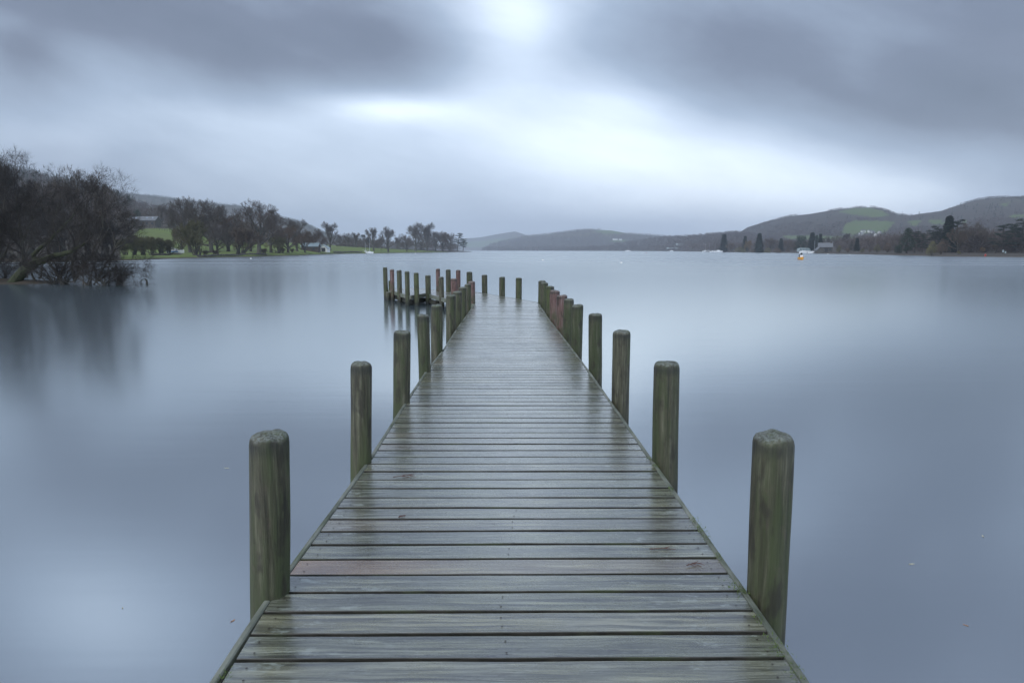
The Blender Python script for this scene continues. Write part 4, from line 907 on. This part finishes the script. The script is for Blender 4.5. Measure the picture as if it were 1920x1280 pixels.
def house(name, px, Y, base_z, W, D, H, RH, label, cat='house', wall=None, roof=None, rz=0.0, wins=3, sky=0, chim=0, group=None, door=True, over=.3):
    x = uof(px) * Y; e = empty(name, (x, Y, base_z), rz, label=label, cat=cat, group=group); wall = wall or m_white; roof = roof or m_slate
    m_ = MB(); m_.hexa([(-W/2, -D/2, -1.5), (W/2, -D/2, -1.5), (W/2, D/2, -1.5), (-W/2, D/2, -1.5), (-W/2, -D/2, H), (W/2, -D/2, H), (W/2, D/2, H), (-W/2, D/2, H)])
    for sx in (-1, 1): m_.tri((sx*W/2, -D/2, H), (sx*W/2, D/2, H), (sx*W/2, 0, H+RH))
    m_.build('wall', wall, e)
    r = MB(); th = .18
    for sy in (-1, 1):
        a = D/2 + over; zl = H - over * RH / (D/2)
        r.hexa([(-W/2-over, sy*a, zl+.02), (W/2+over, sy*a, zl+.02), (W/2+over, 0, H+RH+.02), (-W/2-over, 0, H+RH+.02), (-W/2-over, sy*a, zl+th), (W/2+over, sy*a, zl+th), (W/2+over, 0, H+RH+th), (-W/2-over, 0, H+RH+th)])
    rf = r.build('roof', roof, e)
    for i in range(sky):
        t = [.16, .27, .66, .86][i]; xx = -W/2 + W*t; s_ = MB(); f0, f1 = .40, .68
        p = lambda f, dx: (xx + dx, -D/2 * (1 - f), H + RH * f + th + .05)
        s_.quad(p(f0, -.45), p(f0, .45), p(f1, .45), p(f1, -.45)); s_.build('skylight', m_sky, rf)
    for i in range(chim):
        c_ = MB(); c_.box(((-1) ** i * (W/2 - .6), 0, H + RH + .3), (.8, .7, 1.5)); c_.build('chimney', wall, rf)
    for i in range(wins):
        xx = -W/2 + W * (i + .5) / wins
        for lv in ([H*.5] if H < 3.6 else [H*.28, H*.74]):
            f_ = MB(); f_.box((xx, -D/2 - .03, lv), (1.15, .10, 1.25)); wf = f_.build('window', m_hull if wall is m_white else m_brown, e)
            g = MB(); g.box((xx, -D/2 - .085, lv), (.95, .02, 1.05)); g.build('pane', m_glass, wf)
    if door:
        d_ = MB(); d_.box((W * .08, -D/2 - .05, 1.0), (1.6, .1, 2.0)); d_.build('door', m_door if cat != 'barn' else m_brown, e)
    return e
x, z = ground_z(276, 352)
house('stone_barn', 274.5, 350, at(274.5, 425, 350).z, 13.8, 6, 3.0, 2.0, 'long dark stone barn with four bright skylights on the hillside pasture', 'barn', m_stone, m_slate, wins=5, sky=4)
m_ = MB()
for i in range(14): m_.box((-3.4 + i * .5, 0, .35 + .08 * math.sin(i * 2.1)), (.48, .6, .9))
m_.build('stone_wall', m_stone, loc=at(315, 428, 345), label='short pale topped stone wall below the end of the barn', cat='wall')
m_ = MB(); 
house('boathouse', 583, 292, ground_z(583, 292)[1], 7.0, 4, 2.0, 1.3, 'low boathouse with a faded blue green roof among the shore trees', 'boathouse', m_brown, m_teal, wins=2, door=False)
for px, lb in ((597.5, 'small white gabled boathouse with a dark opening at the water'), (609, 'second small white gabled boathouse, nearer the lone tree')):
    e = house('boathouse', px, 312, ground_z(px, 312)[1], 5.0, 3.4, 1.6, 1.5, lb, 'boathouse', m_white, m_paleroof, rz=R(90), wins=0, door=False)
    d_ = MB(); d_.box((-2.53, 0, .9), (.08, 1.8, 1.7)); d_.build('door', m_door, e)
# right shore
house('stone_house', 1547, 372, ground_z(1547, 372)[1] + .2, 6.8, 5.0, 2.6, 2.1, 'stone house with grey slate roof behind the moored boats', 'house', m_stone, m_slate, rz=R(-20), wins=3, chim=1)
house('stone_house', 1536, 366, ground_z(1536, 366)[1] + .2, 3.0, 3.8, 2.5, 1.6, 'narrow gabled stone outbuilding attached beside the slate roofed house', 'house', m_stone, m_slate, rz=R(90), wins=1)
x, z = ground_z(1507, 440)
e = empty('domed_shed', (x, 440, z), label='long pale shed with a rounded roof on the right shore', cat='shed')
m_ = MB(); W_, D_ = 7.0, 4.0; prof = [(-W_/2, .0), (-W_/2, 1.5), (-W_/2*.88, 2.1), (-W_/2*.55, 2.45), (0, 2.55), (W_/2*.55, 2.45), (W_/2*.88, 2.1), (W_/2, 1.5), (W_/2, 0)]
n = len(prof); m_.v = [(a, -D_/2, b) for a, b in prof] + [(a, D_/2, b) for a, b in prof]
for i in range(n - 1): m_.face((i, i+1, n+i+1, n+i))
m_.face(tuple(range(n))[::-1]); m_.face(tuple(range(n, 2*n))); m_.build('body', m_paleroof, e)
m_ = MB()
for i in range(4): m_.box((-2.6 + i * 1.75, -D_/2 - .04, 1.5), (1.3, .06, .9))
m_.build('window', m_teal, e); m_ = MB(); m_.box((0, -D_/2 - .03, .5), (6.8, .08, .35)); m_.build('panel', m_hull, e)
# white houses on the hill
for i, (px, py, W_, H_, rz) in enumerate([(1612, 442, 6.5, 3.6, .2), (1616, 436, 6.5, 3.0, -.1), (1628, 435.5, 5.5, 2.4, .3), (1640, 443.5, 5.5, 3.4, .9), (1647, 438.5, 5.5, 3.0, .7), (1634, 437, 4.5, 2.2, 0)]):
    Y = 1040; 
    for _ in range(14):
        zz = float(r_right.z(np.array([uof(px)]), np.array([float(Y)]))[0]); zt = at(px, py, Y).z
        if abs(zz - zt) < .4: break
        Y += (zt - zz) * 6 if abs(zt - zz) < 15 else math.copysign(60, zt - zz)
        Y = min(max(Y, 860), 1500)
    house('white_house', px, Y, at(px, py, Y).z, W_, 4.5, H_, 1.6, ['white house lowest of the hillside hamlet', 'white house above the lowest one in the hamlet', 'white cottage at the top middle of the hamlet', 'white gable ended house lower on the far side of the hamlet', 'white gable ended house upper on the far side of the hamlet', 'tiny white cottage in the centre of the hamlet'][i],
      'house', rz=rz, wins=2, group='white houses on the hillside')
for i, (px, py, Y, W_) in enumerate([(1153, 449.5, 2350, 16), (1163, 450, 2350, 10)]):
    house('white_house', px, Y, at(px, py, Y).z, W_, 7, 4, 2.5, ['long pale farmhouse on the distant low hill', 'small pale farm building beside the long distant farmhouse'][i], 'house', wins=2, door=False)
house('lakeside_hall', 1263, 1180, at(1263, 469.4, 1180).z, 24, 9, 2.6, 1.8, 'long low pale roofed hall at the far shoreline', 'building', m_stone, m_paleroof, wins=6, door=False)
house('lakeside_house', 1273, 1260, at(1273, 464, 1260).z, 11, 8, 4, 3, 'grey roofed house above the long low hall on the far shore', 'house', m_stone, m_paleroof, wins=2, door=False)
house('lakeside_house', 1291, 1240, at(1291, 465.5, 1240).z, 9, 7, 3.5, 2.5, 'small grey house next along from the hall on the far shore', 'house', m_stone, m_paleroof, wins=2, door=False)

def hull_mb(L_, W_, H_, n=9, sheer=.25, transom=.75):
    m_ = MB(); secs = []
    for i in range(n):
        t = i / (n - 1); w_ = W_/2 * (1 - t ** 2.6) * (transom + (1 - transom) * min(1, t * 3)); w_ = max(w_, .02); zt = H_ * (1 + sheer * t ** 2); x_ = L_ * (t - .45); kz = .25 * H_ * t ** 4
        secs.append(len(m_.v)); m_.v += [(x_, -w_, zt), (x_, -w_ * .92, zt * .5), (x_, -w_ * .45, kz - .12), (x_, w_ * .45, kz - .12), (x_, w_ * .92, zt * .5), (x_, w_, zt), (x_, w_ * .85, zt * .85), (x_, -w_ * .85, zt * .85)]
    for a, b in zip(secs, secs[1:]):
        for j in range(8): m_.face((a + j, b + j, b + (j + 1) % 8, a + (j + 1) % 8))
    m_.face(tuple(secs[0] + j for j in range(8))); m_.face(tuple(secs[-1] + j for j in range(8))[::-1]); return m_
def boat(name, loc, rz, L_, W_, H_, label, cat='boat', hm=None, mast=0, cabin=None, stripe=None, engine=False, group=None, tilt=0):
    e = empty(name, loc, rz, label=label, cat=cat, group=group); hull_mb(L_, W_, H_).build('hull', hm or m_hull, e)
    if cabin:
        m_ = MB(); a = L_ * cabin[0]; b_ = L_ * cabin[1]; w_ = W_ * .33; h0 = H_ * .8; h1 = H_ + cabin[2]
        m_.hexa([(a, -w_, h0), (b_ + .3, -w_ * .8, h0), (b_ + .3, w_ * .8, h0), (a, w_, h0), (a + .1, -w_ * .85, h1), (b_ - .1, -w_ * .6, h1), (b_ - .1, w_ * .6, h1), (a + .1, w_ * .85, h1)]); m_.build('cabin', m_hull, e)
    if mast:
        m_ = MB(); m_.tube([Vector((L_*.08, 0, H_*.7)), Vector((L_*.08, 0, mast))], [.09, .06], 6); m_.build('mast', m_alu, e)
        m_ = MB(); m_.tube([Vector((L_*.08, 0, H_ + .9)), Vector((-L_*.34, 0, H_ + .95))], [.07, .06], 6); m_.build('boom', m_alu, e)
    if stripe:
        m_ = MB(); m_.box((-.05 * L_, -W_/2 - .01, H_ * .62), (L_ * .6, .04, H_ * .35)); m_.box((-.05 * L_, W_/2 + .01, H_ * .62), (L_ * .6, .04, H_ * .35)); m_.build('stripe', stripe, e)
    if engine:
        m_ = MB(); m_.box((-L_ * .47, 0, H_ + .28), (.34, .30, .42)); m_.box((-L_ * .50, 0, H_ * .4), (.12, .12, .9)); m_.tube([Vector((-L_*.47, 0, H_+.5)), Vector((-L_*.2, 0, H_ + .45))], [.05, .03], 6); m_.build('outboard_engine', m_black, e)
    return e
# beached blue boat with its mast lowered over the stern
p = at(328, 477, 186); x, z = ground_z(330, 186)
e = boat('beached_sailboat', (p.x, 186, z + .35), R(8), 4.4, 1.5, .75, 'blue and white sailing boat laid up on the grass with its mast lowered', hm=m_hull, stripe=m_blue, cabin=(-.25, .05, .28))
m_ = MB(); m_.tube([Vector((.8, 0, 1.0)), Vector((-3.0, 0, 2.0))], [.08, .07], 6); m_.build('mast', m_alu, e)
m_ = MB(); m_.box((.2, 0, -.15), (2.6, .9, .25)); m_.build('cradle', m_brown, e)
boat('moored_yacht', (uof(684) * 385, 385, 0), R(20), 4.4, 1.8, .9, 'dark hulled yacht with a mast moored below the green field', hm=m_hull, mast=6.3, cabin=(-.1, .25, .45), stripe=m_black, group='moored yachts')
boat('moored_yacht', (uof(692) * 375, 375, 0), R(5), 4.2, 1.6, .8, 'white yacht lying in front of the Y forked tree', mast=6.0, cabin=(-.1, .25, .4), group='moored yachts')
# right shore boats
boat('moored_motorboat', (uof(1507) * 405, 405, 0), R(8), 5.5, 2.0, 1.0, 'white motorboat moored in front of the domed shed', cabin=(-.15, .2, .6), group='white boats off the right shore')
boat('moored_motorboat', (uof(1524) * 395, 395, 0), R(-4), 5.2, 1.9, .9, 'white boat moored in front of the dark firs', cabin=(-.2, .1, .35), group='white boats off the right shore')
boat('moored_yacht', (uof(1526) * 425, 425, .0), R(30), 5.5, 1.8, .8, 'masted boat against the dark firs', mast=8.0, group='white boats off the right shore')
boat('moored_motorboat', (uof(1347) * 600, 600, 0), R(4), 7, 2.4, 1.1, 'white cruiser at the point by the first spruce', cabin=(-.2, .2, .8), group='white boats off the right shore')
boat('moored_motorboat', (uof(1336) * 620, 620, 0), R(12), 5.5, 2, .9, 'smaller white boat just off the point by the first spruce', cabin=(-.1, .1, .5), group='white boats off the right shore')
for i, (px, mh) in enumerate([(1322, 9), (1329, 10), (1340, 9)]):
    boat('moored_yacht', (uof(px) * (760 + i * 20), 760 + i * 20, 0), R(15 * i), 6.5, 2.1, .9, ['first of the faint masted yachts clustered before the right point', 'middle one of the faint yachts clustered before the right point', 'faint masted yacht closest to the right point'][i], mast=mh, cabin=(-.1, .2, .5), group='distant yachts')
boat('moored_yacht', (uof(1177) * 980, 980, 0), R(10), 7.5, 2.4, 1.2, 'lone white yacht with mast far out at the head of the lake', mast=8.5, cabin=(-.1, .2, .6))
boat('moored_motorboat', (uof(1259) * 1000, 1000, 0), R(0), 5, 2, 1.1, 'tiny white boat in front of the far lakeside hall', cabin=(-.1, .2, .6))
boat('moored_motorboat', (uof(1321) * 900, 900, 0), R(0), 6, 2, 1.1, 'tiny pale boat between the hall and the right point', cabin=(-.1, .2, .6))
# orange boat, seen from the bow
p = on_plane(1502, 487, 0); e = boat('orange_boat', (p.x, p.y, 0), R(-100), 2.8, 1.15, .46, 'orange dinghy with white seat and black outboard motor alone on the water', hm=m_orange, engine=True)
m_ = MB(); m_.box((.1, 0, .58), (.34, .5, .62)); m_.build('seat', m_hull, e)
m_ = MB(); m_.lathe([(.10, .0), (.17, .12), (.20, .26), (.15, .38), (.05, .42)], 10, (.1, 0, .92)); m_.build('engine_cover', m_black, e)
def buoy(px, py, r, mat, label, group='mooring buoys'):
    p = on_plane(px, py, 0); e = empty('mooring_buoy', (p.x, p.y, 0), label=label, cat='buoy', group=group)
    m_ = MB(); m_.lathe([(r * .3, -r * .6), (r * .85, -r * .4), (r, 0), (r * .9, r * .45), (r * .55, r * .8), (r * .15, r * .95)], 14); m_.build('body', mat, e, sm=True)
    m_ = MB(); m_.tube([Vector((0, 0, r * .9)), Vector((0, 0, r * 1.35))], [r * .12, r * .12], 6); m_.build('handle', m_black, e)
buoy(470.5, 485.3, .20, m_white, 'white mooring buoy off the great domed tree'); buoy(1018, 488.2, .22, m_white, 'white buoy on open water straight past the jetty end'); buoy(1165, 493, .17, m_white, 'small white buoy to the side of the jetty end')
buoy(1212, 474.3, .34, m_red, 'small red buoy far out before the far lakeside hall'); buoy(1552, 476.6, .28, m_white, 'white buoy at the shore below the stone house'); buoy(1593, 478, .24, m_white, 'white buoy past the stone house'); buoy(779, 475.6, .32, m_white, 'white buoy off the headland wood')
# far right bank: white boards and a red marker
for i, (px, hgt) in enumerate([(1881, 1.5), (1885.5, 1.1)]):
    Y = 188; x, z = ground_z(px, Y); e = empty('white_sign', (x, Y, z), label=['tall white board on the bank under the last pines', 'lower white board beside the tall one under the last pines'][i], cat='sign', group='white boards on the bank')
    m_ = MB(); m_.box((0, 0, hgt * .75), (.42, .06, hgt * .45)); m_.build('board', m_paleroof, e); m_ = MB(); m_.tube([Vector((0, .06, 0)), Vector((0, .06, hgt))], [.04, .04], 6); m_.build('post', m_brown, e)
x, z = ground_z(1848.5, 190); m_ = MB(); m_.lathe([(.22, 0), (.24, .3), (.2, .55), (.08, .62)], 12); m_.build('red_marker', m_red, loc=(x, 190, z), label='small red marker drum on the bank before the last pines', cat='marker')
# stone walls and fences
def rubble(name, pts, h, label):
    R_ = random.Random(len(label)); m_ = MB()
    for (px0, Y0), (px1, Y1) in zip(pts, pts[1:]):
        x0, z0 = ground_z(px0, Y0); x1, z1 = ground_z(px1, Y1); L_ = math.hypot(x1 - x0, Y1 - Y0); n = int(L_ / .45)
        for i in range(n):
            t = (i + .5) / n; xx = x0 + (x1 - x0) * t; yy_ = Y0 + (Y1 - Y0) * t; zz = float(left.z(np.array([xx / yy_]), np.array([yy_]))[0])
            for lv in range(R_.choice((1, 2, 2, 3))): m_.box((xx + R_.uniform(-.05, .05), yy_ + R_.uniform(-.1, .1), zz + h * (lv + .4) / 3), (.55 * R_.uniform(.5, 1.1), .4 * R_.uniform(.7, 1.1), h / 2.6 * R_.uniform(.5, 1.5)), R_.uniform(-.3, .3) + math.atan2(Y1 - Y0, x1 - x0))
    return m_.build(name, m_stone, label=label, cat='wall')
Ysh = lambda px: float(left.shore(np.array([uof(px)]))[0])
rubble('drystone_wall', [(282, 164), (318, 172)], .5, 'tumbled dry stone wall on the grass by the willow clumps')
rubble('drystone_wall', [(370, Ysh(370) + 3), (410, Ysh(410) + 3.5), (450, Ysh(450) + 3), (500, Ysh(500) + 3)], .42, 'dark dry stone wall along the water under the tall bare trees')
rubble('drystone_wall', [(625, Ysh(625) + 7), (650, Ysh(650) + 7), (678, Ysh(678) + 6)], .6, 'low broken wall between the green field and the lake')
m_hedge = leafy('hedge_twigs', (.03, .026, .02), (.07, .06, .04))
def fence(pts, n, label, h=1.1):
    e = None; P_ = []
    for i in range(n):
        t = i / (n - 1) * (len(pts) - 1) * .9999; a = int(t); f = t - a; px = pts[a][0] + (pts[a+1][0] - pts[a][0]) * f; Y = pts[a][1] + (pts[a+1][1] - pts[a][1]) * f; x, z = ground_z(px, Y); P_.append(Vector((x, Y, z)))
    e = empty('field_fence', P_[0], label=label, cat='fence'); me = None
    for p in P_:
        if me is None: m_ = MB(); m_.tube([Vector((0, 0, -.2)), Vector((0, 0, h))], [.08, .07], 6); me = m_.mesh('post', m_brown)
        put('post', me, e, p - P_[0])
    for k in (.45, 1.0):
        m_ = MB(); m_.tube([p - P_[0] + Vector((0, 0, h * k)) for p in P_], [.012] * len(P_), 3); m_.build('wire', m_alu, e)
fence([(238, 352), (262, 340), (300, 325), (340, 318)], 26, 'upper post and wire fence across the pasture below the barn')
fence([(225, 285), (262, 268), (300, 258), (345, 248)], 30, 'lower post and wire fence across the pasture')
# dark hedge along the crest of the green field
R_ = random.Random(5); hd = MB()
for i in range(220):
    t = i / 219; px = 632 + t * 185; Y = 455 + t * 170; x, z = ground_z(px, Y); blobs_leaf(hd, R_, Vector((x, Y, z + .8)), 1.4, 1.0, 26, .22, 1.0)
hd.build('field_hedge', m_hedge, label='long dark hedge along the crest of the green field', cat='hedge')
# branch poking from the water
p = on_plane(270, 533, 0); m_ = MB(); O = Vector((p.x, p.y, 0))
g_ = lambda px, py: at(px, py, p.y) - O
m_.tube([g_(264.5, 534), g_(264, 527), g_(267, 524), g_(271, 523)], [.03, .025, .02, .015], 6); m_.tube([g_(275.5, 534), g_(275.5, 528), g_(273, 525), g_(271, 523), g_(276, 526)], [.06, .05, .03, .02, .05], 6); m_.tube([g_(252, 518), g_(249, 520), g_(248, 517)], [.02, .02, .01], 4)
m_.build('drowned_branch', m_bark, loc=O, label='bent dark branch poking out of the water past the thicket', cat='branch')

# ------------------------------------------------------------------ litter on the deck and on the water
m_leafy = material('dead_leaf', (.36, .20, .12), .6)[0]; m_leafp = material('pale_leaf', (.45, .44, .34), .6)[0]; m_need2 = material('brown_needles', (.10, .045, .03), .6)[0]
m_moss = leafy('moss', (.035, .07, .008), (.11, .16, .02), 60)
def leaf_obj(name, loc, s, rz, mat, label, cat='leaf'):
    m_ = MB(); out = []; n = 10
    for i in range(n):
        t = i / n * 2 * math.pi; out.append((s * math.cos(t), s * .45 * math.sin(t) * (1 - .25 * math.cos(t)), .002 + .0015 * math.cos(t * 2)))
    b0 = len(m_.v); m_.v = out; m_.face(tuple(range(n))); m_.tube([Vector((-s, 0, .002)), Vector((-s * 1.5, s * .1, .003))], [.0015, .001], 4)
    o = m_.build(name, mat, loc=loc, label=label, cat=cat); o.rotation_euler = (0, 0, rz); return o
for i, (px, py, s, mt, lb) in enumerate([(426, 877, .055, 1, 'pale yellow leaf floating between the first two posts'), (437, 1163, .035, 0, 'reddish leaf floating beside the nearest post'), (230, 1139, .02, 1, 'tiny pale leaf floating alone in the lower left water'),
    (1708, 1057, .045, 1, 'pale leaf floating well off the nearest post on the other side'), (1843, 1005, .035, 1, 'small yellow leaf floating far out on that side'), (1812, 1172, .03, 0, 'reddish leaf floating near the lower corner')]):
    leaf_obj('floating_leaf', on_plane(px, py, .0), s * .34, i * 1.1, [m_leafy, m_leafp][mt], lb)
def twiglet(px, py, L_, rz, label, nn=5):
    p = on_plane(px, py, DECK + .004); m_ = MB(); R_ = random.Random(int(px))
    m_.tube([Vector((-L_/2, 0, .003)), Vector((0, L_ * .08, .004)), Vector((L_/2, 0, .003))], [.0025, .0022, .0012], 5)
    for i in range(nn): t = R_.uniform(-.4, .3) * L_; s = R_.choice((-1, 1)); m_.tube([Vector((t, .01, .003)), Vector((t + L_ * .3, s * L_ * R_.uniform(.15, .35), .003))], [.0018, .001], 4)
    o = m_.build('fallen_twig', m_need2, loc=p, label=label, cat='twig'); o.rotation_euler = (0, 0, rz)
twiglet(1302, 1058, .085, .3, 'forked brown twig on the planks near the first post'); twiglet(1243, 1030, .13, -.05, 'thin straight twig lying along a plank', 2); twiglet(757, 893, .14, .3, 'reddish brown twig on the deck by the second post', 6); twiglet(754, 968, .05, .8, 'curled brown scrap on the deck edge side', 6); twiglet(1120, 633, .05, .1, 'dark scrap of twig far along the deck', 3)
mo = MB(); R_ = random.Random(9)
spots = [(1380, 1104, .07, 160), (1394, 1107, .05, 120), (1223, 861, .05, 120), (1215, 860, .03, 60), (1301, 975, .05, 120), (1313, 992, .06, 150), (1326, 1010, .05, 90), (1228, 873, .04, 90), (1258, 918, .04, 90), (1420, 1160, .05, 80), (1452, 1205, .07, 130), (1465, 1225, .06, 120), (1492, 1262, .06, 120),
         (1346, 1042, .04, 60), (424, 1266, .05, 90), (1076, 658, .05, 80), (1024, 592, .10, 160), (1020, 588, .08, 120), (918, 550, .25, 160), (935, 553.5, .16, 110), (963, 559, .12, 80), (902, 548, .15, 90), (520, 1112, .04, 60)]
for px, py, s, n in spots:
    c = on_plane(px, py, DECK + .008)
    for _ in range(int(n * .55)):
        p = c + Vector((R_.gauss(0, s * .28), R_.gauss(0, s * .55), abs(R_.gauss(0, .004)))); l = R_.uniform(.004, .012); a = R_.uniform(0, 6.28)
        d = Vector((math.cos(a) * l, math.sin(a) * l, R_.uniform(.1, 1) * l)); e_ = Vector((-math.sin(a), math.cos(a), 0)) * l * .22; mo.tri(p - e_, p + e_, p + d)
mo.build('moss', m_moss, kind='stuff', label='tufts of green moss along the deck edges')
# ------------------------------------------------------------------ air
m, _b = material('lake_haze'); nt = m.node_tree; nt.nodes.remove(_b); pv = nt.nodes.new('ShaderNodeVolumePrincipled')
pv.inputs['Color'].default_value = (.80, .88, 1.0, 1); pv.inputs['Density'].default_value = HAZE; pv.inputs['Anisotropy'].default_value = 0.2
nt.links.new(pv.outputs[0], nt.nodes['Material Output'].inputs['Volume'])
m_ = MB(); m_.box((0, 2950, 130), (17000, 7600, 264)); m_.build('haze', m, kind='stuff')
